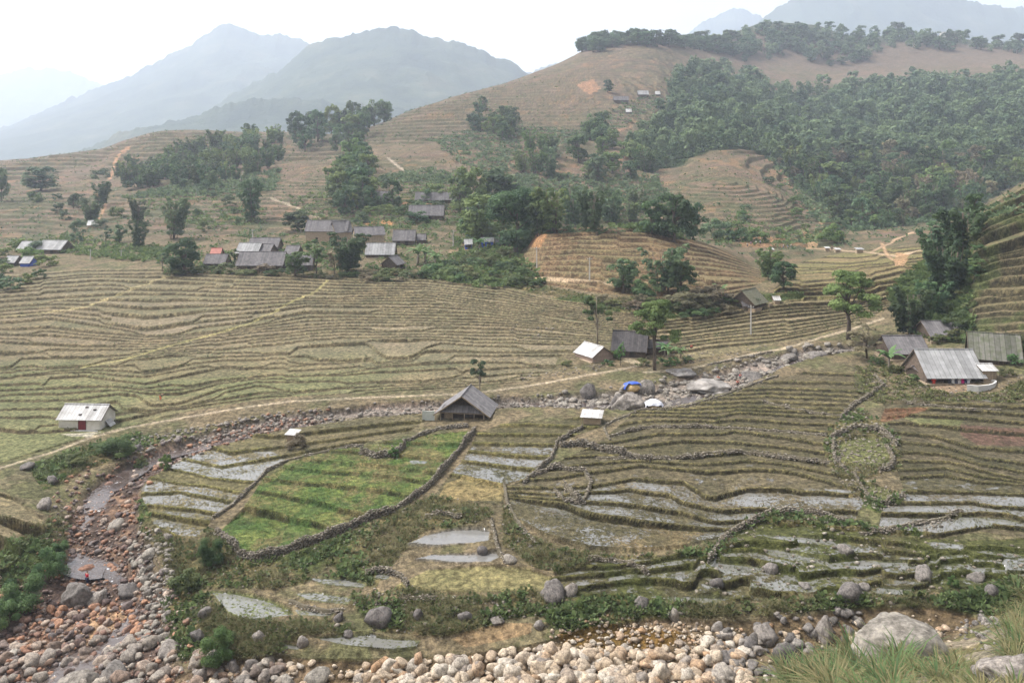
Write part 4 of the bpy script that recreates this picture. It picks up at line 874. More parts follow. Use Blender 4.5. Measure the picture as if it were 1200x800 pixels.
# ------------------------------------------------------------------ vegetation
ML = {'dark': leafmat('dark_leaves', (.034, .064, .029), (.12, .172, .07), .4), 'mid': leafmat('leaves', (.05, .088, .033), (.145, .195, .07), .4), 'light': leafmat('light_leaves', (.085, .13, .036), (.205, .26, .085), .35, .12),
      'bamboo': leafmat('bamboo_leaves', (.048, .085, .044), (.14, .19, .09), .4), 'dry': leafmat('dry_leaves', (.12, .10, .06), (.24, .20, .12)), 'bright': leafmat('bright_leaves', (.055, .105, .028), (.145, .215, .065), .35, .12),
      'banana': leafmat('banana_leaves', (.07, .13, .045), (.15, .23, .09), .35, .1), 'weed': leafmat('weeds', (.055, .075, .024), (.155, .165, .065), .3), 'straw': leafmat('straw_grass', (.085, .10, .036), (.24, .215, .10), .3)}
M_BARK = simple('bark', (.16, .125, .095), (.07, .055, .042), .95, 6); M_BARKPALE = simple('pale_bark', (.30, .25, .19), (.16, .13, .10), .95, 6)

def leaves(cent, rad, n, size, r_, up=.35, aspect=1.0):
    """n leaf quads on the shells of clumps (cent, rad): returns verts, faces, tone"""
    k = r_.integers(len(cent), size=n); d = r_.normal(size=(n, 3)); d /= np.linalg.norm(d, axis=1)[:, None]
    d[:, 2] = np.where(d[:, 2] < -.4, -d[:, 2], d[:, 2])
    rr = np.asarray(rad)[k]*r_.uniform(.45, 1.08, n)[:, None]
    p = np.asarray(cent)[k]+d*rr
    nrm = d+r_.normal(size=(n, 3))*.36+np.array([0, 0, up]); nrm /= np.linalg.norm(nrm, axis=1)[:, None]
    a = np.cross(nrm, r_.normal(size=(n, 3))); a /= np.linalg.norm(a, axis=1)[:, None]; b = np.cross(nrm, a)
    s = (size*r_.uniform(.55, 1.3, n))[:, None]; a = a*s*aspect; b = b*s/aspect**.5
    v = np.stack([p-a-b*.4, p+b*.75-a*.1, p+a+b*.3, p-b*.8+a*.15], 1).reshape(-1, 3)
    f = np.arange(n*4).reshape(-1, 4)
    ck = r_.random(len(cent)); t = np.clip(ck[k]*.8+r_.random(n)*.35-.08, 0, 1)
    return v, f, np.repeat(t, 4)
def clumps(kind, r_):
    """clump centres and radii in a tree of unit height"""
    C = []; Rr = []
    if kind == 'round':
        for _ in range(30):
            a = r_.uniform(0, 6.28); z = r_.uniform(.12, .88); e = .40*math.sqrt(max(.05, 1-((z-.5)/.46)**2)); q = e*math.sqrt(r_.random())
            C.append((q*math.cos(a), q*math.sin(a), z)); Rr.append(r_.uniform(.09, .17))
    elif kind == 'bamboo':
        for _ in range(17):
            a = r_.uniform(0, 6.28); q = .24*math.sqrt(r_.random()); top = r_.uniform(.6, 1.0)
            for t in np.linspace(.18, 1, 6):
                lean = 1+.55*t*t; C.append((q*math.cos(a)*lean+.09*t**3*math.cos(a), q*math.sin(a)*lean+.09*t**3*math.sin(a), top*t-.06*(t > .9))); Rr.append(.05+.045*math.sin(t*2.6))
    elif kind == 'tall':
        for _ in range(20):
            a = r_.uniform(0, 6.28); z = r_.uniform(.4, .95); e = .26*math.sqrt(max(.05, 1-((z-.66)/.34)**2)); q = e*math.sqrt(r_.random())
            C.append((q*math.cos(a), q*math.sin(a), z)); Rr.append(r_.uniform(.07, .13))
    elif kind == 'spread':     # open crown on a clear trunk, tiers of flat sprays
        for _ in range(46):
            a = r_.uniform(0, 6.28); z = r_.choice([.54, .64, .74, .84, .93])+r_.normal()*.025; q = (.46 if z < .78 else .36 if z < .88 else .22)*math.sqrt(r_.uniform(.05, 1))
            C.append((q*math.cos(a), q*math.sin(a), z-.12*(q/.46)**2)); Rr.append(r_.uniform(.07, .14))
    elif kind == 'sparse':
        for _ in range(18):
            a = r_.uniform(0, 6.28); z = r_.uniform(.3, .97); q = .30*math.sqrt(r_.random()); C.append((q*math.cos(a), q*math.sin(a), z)); Rr.append(r_.uniform(.04, .1))
    elif kind == 'palm':       # bare stem with a loose head of foliage
        for _ in range(13):
            a = r_.uniform(0, 6.28); z = r_.uniform(.62, .98); q = .25*math.sqrt(r_.random()); C.append((q*math.cos(a), q*math.sin(a), z-.3*q)); Rr.append(r_.uniform(.04, .085))
    elif kind == 'bush':
        for _ in range(18):
            a = r_.uniform(0, 6.28); q = .45*math.sqrt(r_.random()); z = r_.uniform(.12, .78)*(1-.9*q*q/.2*.45); C.append((q*math.cos(a), q*math.sin(a), z)); Rr.append(r_.uniform(.12, .22))
    C = np.array(C); Rr = np.array(Rr)[:, None]*np.array([1.05, 1.05, .8 if kind != 'spread' else .45])
    return C, Rr
VEGP = {}
def vegproto(kind, leaf, lod, k):
    key = (kind, leaf, lod, k)
    if key in VEGP: return VEGP[key]
    r_ = np.random.default_rng(abs(hash((kind, lod, k))) % 99991 if False else (sum(map(ord, kind))*131+lod*17+k*7919))
    C, Rr = clumps(kind, r_); n = (1100, 3200, 9000)[lod]; size = (.042, .030, .019)[lod]
    if kind in ('sparse', 'palm'): n = int(n*.45); size *= .9
    if kind == 'spread': n = int(n*1.0); size *= .95
    v, f, t = leaves(C, Rr, n, size, r_, .35, 1.5 if kind == 'bamboo' else 1.15)
    crown = meshdata('crown', v, f, [ML[leaf]], False, colors=np.column_stack([t]*3))
    tb = MB()
    if kind == 'bamboo':
        for _ in range(9):
            a = r_.uniform(0, 6.28); q = .13*r_.random(); tb.tube([(q*math.cos(a), q*math.sin(a), -.03), (q*1.3*math.cos(a), q*1.3*math.sin(a), .4), (q*2.2*math.cos(a), q*2.2*math.sin(a), .85)], [.012, .010, .004], 5)
    else:
        tr = {'round': .028, 'tall': .022, 'spread': .03, 'sparse': .016, 'palm': .012, 'bush': .012}[kind]
        top = {'round': .6, 'tall': .8, 'spread': .8, 'sparse': .85, 'palm': .93, 'bush': .4}[kind]
        j = lambda s: r_.normal()*s
        tb.tube([(0, 0, -.04), (j(.01), j(.01), top*.35), (j(.02), j(.02), top*.7), (j(.03), j(.03), top)], [tr*1.25, tr, tr*.7, tr*.3], 7)
        for q in r_.choice(len(C), min(len(C), 12), replace=False):
            c = C[q]; z0 = min(top*.95, max(.12, c[2]*.62)) if kind != 'spread' else r_.uniform(.36, .6)
            tb.tube([(0, 0, z0), (c[0]*.45, c[1]*.45, z0+(c[2]-z0)*.55), tuple(c)], [tr*.5, tr*.32, tr*.1], 5)
    trunk = meshdata('trunk', tb.v, tb.f, [M_BARKPALE if kind in ('palm', 'spread') and leaf != 'light' else M_BARK], True)
    VEGP[key] = (trunk, crown); return VEGP[key]
TREEK = [0]
def plant(u, v, hpx, wpx, kind, leaf, label, cat='tree', name='tree', group=None, lod=1, parts=True, pos=None):
    """v is the row of the base"""
    g = gnd(u, v) if pos is None else np.array(pos); m = g[1]/F; TREEK[0] += 1
    nat = {'round': .92, 'bamboo': .95, 'tall': .62, 'spread': 1.0, 'sparse': .72, 'palm': .6, 'bush': 1.15}[kind]
    h = hpx*m; w = wpx*m/nat
    tr, cr = vegproto(kind, leaf, lod, TREEK[0] % 4)
    root = empty(name, (g[0], g[1], g[2]-.1), rng.uniform(0, 6.28), (w, w, h))
    if kind != 'bush': ob('trunk', tr, root)
    ob('crown' if kind != 'bush' else 'foliage', cr, root)
    return tag(root, label, cat, group)
P = plant
# trees with a place of their own
P(994, 400, 84, 78, 'spread', 'light', 'lone light-green tree with open tiered crown and dark bare trunk', lod=2)
P(1066, 394, 58, 52, 'bamboo', 'dark', 'dark dense bamboo clump behind the right farmhouse roofs', 'bamboo', 'bamboo', lod=2)
P(1082, 392, 44, 34, 'bamboo', 'mid', 'yellow-green bamboo tuft on the right of the dark clump', 'bamboo', 'bamboo', lod=1)
P(1112, 355, 78, 64, 'bamboo', 'dark', 'largest dark bamboo of the grove below the right-hand slope', 'bamboo', 'bamboo', lod=2)
P(1098, 318, 62, 60, 'bamboo', 'bamboo', 'arching bamboo at the top of the grove below the right-hand slope', 'bamboo', 'bamboo', lod=1)
P(1128, 305, 66, 58, 'bamboo', 'dark', 'dark bamboo pressed against the terraced right-hand slope', 'bamboo', 'bamboo', lod=1)
P(1092, 372, 46, 44, 'bamboo', 'dark', 'lower dark bamboo between the grove and the dense clump by the roofs', 'bamboo', 'bamboo', lod=1)
P(1120, 392, 34, 38, 'bush', 'mid', 'green bush at the foot of the right-hand slope behind the roofs', 'bush', 'bush')
P(1150, 405, 26, 40, 'bush', 'weed', 'low scrubby bush above the mossy roof', 'bush', 'bush')
P(1016, 420, 42, 50, 'sparse', 'dry', 'bare twiggy bush with few leaves beside the lone tree', 'bush', 'bush', lod=2)
P(700, 408, 66, 44, 'palm', 'mid', 'slender tree with bare pole trunk between the two huts', lod=2)
P(767, 434, 84, 64, 'spread', 'light', 'tall thin-crowned tree with pale trunk right of the dark hut', lod=2)
P(563, 466, 46, 30, 'palm', 'bamboo', 'small spindly tree by the footpath above the gabled hut', lod=1)
P(727, 428, 28, 16, 'sparse', 'bright', 'small green shrub between the pale-roofed hut and the dark house', 'bush', 'bush')
P(730, 342, 42, 42, 'round', 'dark', 'dark round bush on the lower side of the terraced knoll, left one', 'bush', 'bush')
P(778, 342, 58, 58, 'bamboo', 'bamboo', 'tallest bamboo tuft in front of the terraced knoll', 'bamboo', 'bamboo')
P(758, 348, 32, 40, 'bush', 'mid', 'low bush at the foot of the tallest bamboo tuft on the knoll', 'bush', 'bush')
P(798, 344, 42, 40, 'round', 'mid', 'green bush right of the tallest bamboo tuft on the knoll', 'bush', 'bush')
P(835, 352, 24, 50, 'bush', 'dry', 'brown scrub on the eroded foot of the knoll', 'bush', 'bush')
P(806, 360, 26, 60, 'bush', 'dry', 'brown withered bramble below the knoll bamboo', 'bush', 'bush')
P(905, 328, 38, 40, 'bamboo', 'mid', 'feathery bush on the right shoulder of the knoll', 'bush', 'bush')
P(918, 340, 36, 36, 'round', 'dark', 'dark round bush behind the thatched hut', 'bush', 'bush')
P(606, 298, 78, 78, 'round', 'dark', 'big dark broadleaf tree at the left end of the knoll', lod=2)
P(564, 288, 62, 60, 'round', 'light', 'pale green leafy tree left of the big dark broadleaf', lod=1)
P(549, 252, 62, 48, 'round', 'light', 'yellow-green tree above the village, taller pale one', lod=1)
P(583, 246, 54, 50, 'round', 'dark', 'dark rounded tree behind the yellow-green one above the village', lod=1)
P(648, 272, 56, 52, 'bamboo', 'mid', 'bamboo standing behind the flat top of the knoll, left of two', 'bamboo', 'bamboo')
P(694, 272, 56, 46, 'bamboo', 'bamboo', 'bamboo standing behind the flat top of the knoll, right of two', 'bamboo', 'bamboo')
P(671, 266, 40, 34, 'bamboo', 'dark', 'darker bamboo squeezed between the pair behind the knoll', 'bamboo', 'bamboo')
P(632, 276, 40, 32, 'bamboo', 'dark', 'dark bamboo beside the big broadleaf at the knoll', 'bamboo', 'bamboo')
P(790, 284, 60, 54, 'round', 'dark', 'big dark tree behind the right end of the knoll top', lod=1)
P(764, 276, 40, 34, 'round', 'dark', 'dark tree left of the big one behind the knoll top', lod=1)
P(812, 280, 46, 36, 'round', 'bamboo', 'leafy tree right of the big one behind the knoll top', lod=1)
P(842, 282, 34, 44, 'bush', 'bamboo', 'greyish thicket on the spur foot right of the knoll trees', 'bush', 'bush')
P(868, 282, 20, 30, 'bush', 'mid', 'green shrub above the red earth bank', 'bush', 'bush')
P(888, 284, 22, 26, 'bush', 'bright', 'bright green shrub above the red earth bank', 'bush', 'bush')
P(971, 284, 30, 36, 'bush', 'bright', 'bright rounded bush at the foot of the forest gully', 'bush', 'bush')
P(216, 320, 42, 48, 'round', 'dark', 'dense dark round-crowned tree at the left edge of the village', lod=2)
P(406, 320, 50, 56, 'bamboo', 'dark', 'dark spreading tree in front of the village houses', lod=2)
P(371, 322, 42, 34, 'sparse', 'mid', 'thin leafy tree before the front row of village roofs', lod=1)
P(392, 322, 26, 22, 'sparse', 'dry', 'brown half-bare shrub below the dark spreading tree', 'bush', 'bush')
P(350, 270, 25, 42, 'round', 'dark', 'squat dark tree behind the long village roof', lod=1)
P(346, 324, 30, 30, 'round', 'mid', 'leafy tree hiding the right end of the front village roof', lod=1)
P(275, 318, 26, 14, 'sparse', 'dark', 'small dark shrub left of the front village roof', 'bush', 'bush')
P(190, 318, 24, 18, 'sparse', 'bamboo', 'thin shrub left of the dense round-crowned tree', 'bush', 'bush')
P(297, 258, 52, 34, 'bamboo', 'bamboo', 'tall bamboo column on the slope above the village', 'bamboo', 'bamboo')
P(203, 280, 50, 38, 'bamboo', 'bamboo', 'leaning bamboo on the brown slope left of the village', 'bamboo', 'bamboo')
P(162, 262, 34, 22, 'bamboo', 'bamboo', 'upper of two slim bamboos on the left slope', 'bamboo', 'bamboo')
P(161, 292, 36, 24, 'bamboo', 'bamboo', 'lower of two slim bamboos on the left slope', 'bamboo', 'bamboo')
P(86, 244, 18, 15, 'round', 'bamboo', 'small round tree on the hazy left slope')
P(117, 242, 30, 26, 'bamboo', 'bamboo', 'bamboo on the hazy left slope by the red track', 'bamboo', 'bamboo')
P(107, 262, 28, 30, 'bamboo', 'bamboo', 'lower bamboo on the hazy left slope by the red track', 'bamboo', 'bamboo')
P(48, 224, 30, 42, 'round', 'bamboo', 'broad hazy clump of trees on the far left slope')
P(2, 236, 44, 20, 'round', 'bamboo', 'hazy tree at the left edge of the picture')
P(124, 290, 22, 16, 'sparse', 'bamboo', 'thin tree near the left pylon pole'); P(140, 284, 22, 18, 'round', 'bamboo', 'small dark tree on the red bank left of the bamboos')
P(712, 110, 16, 14, 'round', 'bamboo', 'single round tree high on the brown hill')
P(193, 550, 24, 17, 'bush', 'bright', 'small bright yellow-green bush on the stream bank', 'bush', 'bush', lod=1)
P(134, 534, 30, 46, 'bush', 'mid', 'dark rounded bush by the stream below the white house', 'bush', 'bush', lod=2)
P(88, 546, 22, 30, 'bush', 'weed', 'scrubby bush on the bank under the footpath', 'bush', 'bush', lod=1)
for i, (u, v, h, w, lb) in enumerate(((58, 672, 54, 42, 'uppermost dark bush of the bank beside the calm pool'), (30, 700, 60, 56, 'biggest dark bush on the left stream bank'), (4, 722, 52, 44, 'dark bush cut by the left edge of the picture'), (70, 645, 28, 24, 'small bush beside the straw field above the pool'))):
    P(u, v, h*.85, w, 'bush', 'mid', lb, 'bush', 'bush', lod=2)
P(256, 772, 46, 48, 'bush', 'bright', 'bright green leafy bush on the bank beside the dark leaning boulder', 'bush', 'bush', lod=2)
P(245, 664, 44, 36, 'bush', 'mid', 'green bush at the outer corner of the curved stone wall', 'bush', 'bush', lod=2)
P(216, 690, 30, 40, 'bush', 'weed', 'olive bush on the slope between stream and curved wall', 'bush', 'bush', lod=1)
P(960, 693, 18, 14, 'bush', 'bright', 'small bright green bush on the lower bank', 'bush', 'bush', lod=1) if False else P(1117, 690, 18, 14, 'bush', 'bright', 'small bright green bush on the lower bank at the right', 'bush', 'bush', lod=1)
P(166, 538, 18, 18, 'bush', 'weed', 'low weedy bush on the stream bank near the dark rock', 'bush', 'bush', lod=1)
P(461, 536, 16, 14, 'bush', 'bright', 'yellow-green tuft on the rubble-stone bank', 'bush', 'bush', lod=1)
P(347, 525, 22, 26, 'bush', 'dry', 'brown withered bush beside the small white hutch', 'bush', 'bush', lod=1)

def copies(spots, kind, leafs, label, group, cat='tree', name='tree', lod=0):
    for (u, v, h, w, lf) in spots: plant(u, v, h, w, kind, lf, label, cat, name, group, lod)
def scat(poly, n, h0, h1, wf, leafs, mind=4):
    out = []; poly = np.array(poly, float); lo, hi = poly.min(0), poly.max(0); tries = 0
    while len(out) < n and tries < n*60:
        tries += 1; u, v = rng.uniform(lo, hi)
        if not inpoly(np.array([u]), np.array([v]), poly)[0]: continue
        if any((u-a)**2+((v-b)*1.6)**2 < mind**2 for a, b, *_ in out[-160:]): continue
        h = rng.uniform(h0, h1); out.append((u, v, h, h*wf*rng.uniform(.85, 1.2), leafs[rng.integers(len(leafs))]))
    return out
BL = ['bamboo', 'mid', 'mid', 'dark', 'light']
BLF = ['bamboo', 'mid', 'mid', 'dark']
copies(scat([(140, 222), (135, 205), (190, 190), (240, 172), (300, 162), (335, 168), (345, 185), (300, 205), (250, 222), (200, 226)], 105, 14, 26, .95, BL, 5), 'bamboo', BL, 'hazy bamboo in the grove on the left hillside', 'bamboos of the left hillside grove', 'bamboo', 'bamboo')
copies(scat([(342, 178), (345, 160), (380, 150), (430, 138), (460, 132), (455, 142), (420, 165), (400, 182)], 22, 24, 40, .7, BL, 8), 'round', BL, 'tree in the cluster where the left grove meets the brown ridge', 'trees at the foot of the brown ridge')
copies(scat([(382, 225), (385, 190), (420, 185), (440, 200), (430, 225), (465, 232), (460, 245), (400, 252)], 24, 20, 40, .8, BL, 8), 'round', BL, 'tree in the clump on the slope above the village', 'trees on the slope above the village')
copies(scat([(418, 262), (430, 240), (480, 236), (515, 225), (520, 262), (470, 262)], 16, 12, 22, 1.3, BL, 9), 'bush', BL, 'bush among the upper village houses', 'bushes among the upper village houses', 'bush', 'bush')
copies(scat([(545, 150), (550, 128), (575, 122), (610, 140), (620, 165), (580, 168)], 18, 14, 26, .8, BL, 7), 'round', BL, 'tree in the copse in the hollow of the brown hill', 'trees in the hollow of the brown hill')
copies(scat([(608, 205), (612, 175), (640, 168), (655, 190), (650, 210)], 9, 20, 32, .8, BL, 8), 'bamboo', BL, 'tree in the gully below the brown hill copse', 'trees in the gully below the copse')
copies(scat([(670, 205), (675, 172), (705, 150), (720, 175), (748, 190), (740, 212), (700, 214)], 15, 20, 36, .85, BL, 9), 'round', BL, 'dark tree in the stand left of the hillside forest', 'trees left of the hillside forest')
copies(scat([(678, 57), (700, 48), (760, 47), (800, 52), (850, 58), (850, 66), (800, 58), (740, 53), (690, 62)], 84, 10, 21, 1.1, ['bamboo', 'dark', 'bamboo'], 4), 'round', BL, 'tree on the skyline of the brown hill', 'trees along the top of the brown hill')
copies(scat([(845, 45), (900, 38), (960, 38), (1080, 46), (1200, 54), (1240, 56), (1240, 70), (1080, 58), (1000, 78), (960, 80), (880, 76), (848, 62)], 84, 9, 19, 1.05, ['bamboo', 'bamboo', 'dark'], 5), 'round', BL, 'hazy tree on the far wooded crest', 'trees on the far wooded crest')
copies(scat([(535, 288), (530, 250), (560, 232), (610, 236), (640, 264), (600, 290)], 13, 26, 44, .85, ['mid', 'light', 'bamboo', 'dark', 'mid'], 9), 'round', BL, 'tree in the wood between village and terraced knoll', 'trees between village and knoll')
copies(scat([(640, 264), (660, 240), (700, 232), (745, 240), (760, 262), (700, 264)], 14, 18, 34, .9, ['mid', 'bamboo', 'mid'], 9), 'bamboo', BL, 'bamboo on the slope right behind the knoll', 'bamboos behind the knoll', 'bamboo', 'bamboo')
copies(scat([(40, 240), (60, 212), (160, 200), (260, 230), (330, 238), (330, 262), (200, 275), (90, 285)], 26, 10, 22, 1.0, ['bamboo', 'mid'], 12), 'bush', BL, 'bush dotted over the brown slope on the left', 'bushes on the left slope', 'bush', 'bush')
# shrubs among the village roofs and along its lower edge
copies(scat([(200, 320), (260, 316), (350, 322), (430, 324), (500, 322), (500, 330), (420, 330), (340, 325), (250, 322), (200, 324)], 30, 8, 15, 1.8, ['weed', 'mid', 'dry', 'weed'], 8), 'bush', BL, 'bush in the hedge along the lower edge of the village', 'bushes along the lower village edge', 'bush', 'bush')
copies(scat([(490, 325), (540, 305), (600, 300), (610, 318), (640, 338), (590, 335), (520, 330)], 30, 9, 18, 1.6, ['mid', 'weed', 'dark'], 9), 'bush', BL, 'bush in the overgrown gully between village and knoll', 'bushes in the gully beside the knoll', 'bush', 'bush')
copies(scat([(700, 352), (790, 358), (870, 352), (880, 362), (800, 374), (730, 366)], 22, 8, 16, 1.7, ['weed', 'dry', 'mid'], 9), 'bush', BL, 'bush on the eroded bank under the knoll', 'bushes on the bank under the knoll', 'bush', 'bush')
copies(scat([(1085, 400), (1130, 330), (1142, 260), (1150, 245), (1150, 300), (1135, 390), (1200, 400), (1200, 420), (1160, 412)], 24, 9, 20, 1.4, ['weed', 'mid', 'weed'], 9), 'bush', BL, 'bush along the foot of the terraced right-hand slope', 'bushes along the right-hand slope', 'bush', 'bush')
copies(scat([(850, 275), (905, 205), (950, 255), (985, 268), (985, 290), (950, 276), (900, 215), (865, 282)], 16, 8, 16, 1.3, ['mid', 'bright', 'bamboo'], 10), 'bush', BL, 'bush on the margins of the terraced spur', 'bushes on the margins of the spur', 'bush', 'bush')
copies(scat([(0, 300), (20, 290), (50, 296), (60, 312), (40, 335), (0, 345)], 12, 14, 26, 1.2, ['mid', 'light', 'bamboo'], 10), 'bush', BL, 'bush around the sheds at the left edge of the valley', 'bushes around the left-edge sheds', 'bush', 'bush')
copies([(724, 420, 14, 18, 'mid'), (752, 428, 12, 20, 'weed'), (776, 428, 12, 18, 'mid'), (790, 428, 14, 16, 'mid'), (806, 424, 10, 16, 'weed'), (664, 428, 9, 16, 'weed'), (712, 428, 10, 16, 'mid')], 'bush', BL, 'leafy bush in the yards of the two huts above the footpath', 'bushes in the yards above the footpath', 'bush', 'bush')
copies([(1028, 428, 14, 22, 'mid'), (1050, 436, 12, 20, 'weed'), (1070, 446, 10, 18, 'mid'), (1192, 428, 20, 24, 'mid'), (1180, 440, 12, 20, 'weed'), (1140, 404, 18, 26, 'mid'), (1098, 402, 14, 22, 'weed'), (1176, 404, 18, 24, 'mid')], 'bush', BL, 'leafy bush between the right-hand farmhouses', 'bushes between the right-hand farmhouses', 'bush', 'bush')
# the hillside forest: nearest 250 trees single, the rest one mass
poly = np.array(FOREST, float); cand = []
v = 62.0
while v < 276:
    sp = 7.4+4.8*(v-62)/210; u = 735+rng.uniform(0, sp)
    while u < 1420:
        uu, vv = u+rng.normal()*2.5, v+rng.normal()*2; cand.append((uu, vv, sp)); u += sp*rng.uniform(.8, 1.2)
    v += sp*.55
cand = np.array(cand); FP2 = [(788, 100), (800, 78), (850, 76), (850, 90)]; k_ = inpoly(cand[:, 0], cand[:, 1], poly) | inpoly(cand[:, 0], cand[:, 1], np.array(FP2, float)); gap_ = vn(cand[:, 0]/26, cand[:, 1]/13, 91) > .05; cand = cand[k_ & gap_]
cand = np.vstack([cand, sample_zone([(850, 62), (850, 44), (900, 42), (960, 40), (1080, 46), (1105, 54), (1080, 61), (1000, 70), (930, 66), (890, 72)], 150, 5, 6.5), sample_zone([(1105, 50), (1240, 56), (1240, 66), (1150, 62)], 30, 5, 6.5)])
cand = cand[np.argsort(-cand[:, 1])]
inview = cand[:, 0] < 1205
near = cand[inview][:250]; rest = np.vstack([cand[inview][250:], cand[~inview]])
FL = ['bamboo', 'mid', 'mid', 'dark', 'light', 'bamboo', 'dry', 'mid']
KINDS3 = ['round', 'round', 'bamboo', 'tall']
for u, v, sp in near:
    h = sp*1.12*(.9+1.9*rng.random()**1.6); k = KINDS3[rng.integers(4)]; plant(u, v, h, h*rng.uniform(.7, 1.0), k, FL[rng.integers(8)], 'tree in the dense forest covering the right hillside', 'tree', 'forest_tree', 'trees of the right hillside forest', 0)
fv = []; ff = []; ft = []; b = 0; bank = []
for k in range(6):
    r_ = np.random.default_rng(900+k); C, Rr = clumps(KINDS3[k % 4], r_); bank.append(leaves(C, Rr, 420, .065, r_, .35, 1.2))
for u, v, sp in rest:
    g = gnd(u, v); m_ = g[1]/F; h = sp*1.12*(.8+2.1*rng.random()**1.6)*m_; w_ = h*rng.uniform(.75, 1.1); vv, f_, t_ = bank[rng.integers(6)]
    a = rng.uniform(0, 6.28); c, s_ = math.cos(a), math.sin(a); tone = rng.uniform(-.4, .4)
    fv.append(np.column_stack([(vv[:, 0]*c-vv[:, 1]*s_)*w_, (vv[:, 0]*s_+vv[:, 1]*c)*w_, vv[:, 2]*h])+g); ff.append(f_+b); b += len(vv); ft.append(np.clip(t_+tone, 0, 1))
t_ = np.concatenate(ft); tag(ob('forest', meshdata('forest', np.vstack(fv), np.vstack(ff), [ML['bamboo']], False, colors=np.column_stack([t_]*3))), 'upper hillside forest fading into haze', kind='stuff')

# banana plants: arching split leaves round a short stem
def banana_mesh(k):
    r_ = np.random.default_rng(70+k); vs = []; fs = []; ts = []; b = 0
    for i in range(9):
        a = i*2.4+r_.uniform(-.3, .3); L = r_.uniform(.55, .8); tilt = r_.uniform(.5, 1.1); w0 = .085
        pts = []
        for t in np.linspace(0, 1, 7):
            x = L*t*math.sin(tilt*.5+t*1.0*tilt*.6); z = .38+L*t*math.cos(tilt*.55+t*1.1*tilt)*.95; w = w0*math.sin(math.pi*min(.97, .12+t*.86)); pts.append((x, z, w))
        c, s_ = math.cos(a), math.sin(a); base = len(vs)
        for x, z, w in pts:
            vs += [(x*c-w*s_, x*s_+w*c, z-.015), (x*c, x*s_, z+.012), (x*c+w*s_, x*s_-w*c, z-.015)]; ts += [r_.random()]*3
        for q in range(6):
            o0 = base+q*3; fs += [(o0, o0+1, o0+4, o0+3), (o0+1, o0+2, o0+5, o0+4)]
    return meshdata('leaves', vs, fs, [ML['banana']], True, colors=np.column_stack([ts]*3)), meshdata('stem', *(lambda t: (t.v, t.f))(MB().tube([(0, 0, -.04), (0, 0, .2), (.01, 0, .45)], [.05, .042, .03], 8)), [M_BARKPALE], True)
BAN = [banana_mesh(k) for k in range(3)]
def banana(u, v, hpx, label, group=None):
    g = gnd(u, v); m = g[1]/F; r_ = empty('banana_plant', (g[0], g[1], g[2]-.1), rng.uniform(0, 6), hpx*m); lv, st = BAN[rng.integers(3)]; ob('leaf_crown', lv, r_); ob('stem', st, r_); tag(r_, label, 'banana plant', group)
banana(1042, 434, 36, 'banana plant in front of the left farmhouse roof'); banana(785, 424, 28, 'banana plant right of the tall thin-crowned tree, front one'); banana(779, 418, 24, 'banana plant close behind the tall thin-crowned tree'); banana(798, 420, 20, 'small banana plant right of the other two by the dark house')
banana(490, 310, 32, 'big banana plant right of the small village hut'); banana(510, 312, 24, 'smaller banana plant between the small hut and the gully'); banana(498, 308, 26, 'banana plant behind the big one by the small village hut'); banana(562, 295, 24, 'banana plant beside the blue sheet shed'); banana(604, 292, 24, 'banana plant below the big dark broadleaf'); banana(844, 350, 24, 'banana plant on the bank above the thatched hut')
banana(572, 275, 26, 'banana plant under the pale green leafy tree')

# ------------------------------------------------------------------ weeds and grass (ground cover)
def tufts(pts, name, mat, label, n=(5, 9), size=(.25, .6), blade=False):
    vs = []; fs = []; ts = []; b = 0
    for u, v, s in pts:
        g = gnd(u, v) if s >= 0 else None; k = rng.integers(*n); h = rng.uniform(*size)*(s if s > 0 else 1); tone = rng.random()
        a = rng.uniform(0, 6.28, k); r0 = rng.uniform(0, .35, k)*h; el = rng.uniform(.2, 1.3, k)
        base = np.column_stack([np.cos(a)*r0, np.sin(a)*r0, np.zeros(k)])+g
        d = np.column_stack([np.cos(a)*np.cos(el), np.sin(a)*np.cos(el), np.sin(el)]); sd = np.column_stack([-np.sin(a), np.cos(a), np.zeros(k)])
        if blade:
            w = (.022*h+.012); d2 = d*np.array([1.5, 1.5, .75]); L = h*rng.uniform(.7, 1.2, k)[:, None]
            p1 = base+d*L*.55; p2 = p1+d2*L*.5-np.array([0, 0, .12])*L
            q = np.stack([base-sd*w, base+sd*w, p1-sd*w*.8, p1+sd*w*.8, p2-sd*w*.1, p2+sd*w*.1], 1).reshape(-1, 3)
            i = np.arange(k)[:, None]*6; f = np.concatenate([i+[0, 1, 3, 2], i+[2, 3, 5, 4]]); per = 6
        else:
            c = base+d*h*rng.uniform(.3, .9, k)[:, None]; w = h*.28; up = np.cross(d, sd)
            q = np.stack([c-sd*w-d*w*.5, c+sd*w*.6-d*w, c+sd*w+d*w*.6+up*w*.2, c-sd*w*.5+d*w], 1).reshape(-1, 3); i = np.arange(k)[:, None]*4; f = i+[0, 1, 2, 3]; per = 4
        vs.append(q); fs.append(f+b); b += len(q); ts.append(np.repeat(np.clip(tone*.6+rng.random(k)*.4, 0, 1), per))
    t = np.concatenate(ts); return tag(ob(name, meshdata(name, np.vstack(vs), np.vstack(fs), [mat], False, colors=np.column_stack([t]*3))), label, kind='stuff')
def pick(mask, n, s=1.0, w=None):
    r, c = np.nonzero(mask); p = None
    if w is not None: p = w[r, c]; p = p/p.sum()
    i = rng.choice(len(r), n, p=p); return np.column_stack([UC[c[i]]+rng.uniform(-.6, .6, n), V0[r[i], c[i]]+rng.uniform(-.3, .3, n), np.full(n, s)])
VIS = FRONT & (UU > -60) & (UU < 1260)
tufts(pick(BM & VIS, 3200), 'weeds', ML['weed'], 'weeds and low scrub on the banks', (5, 9), (.25, .7))
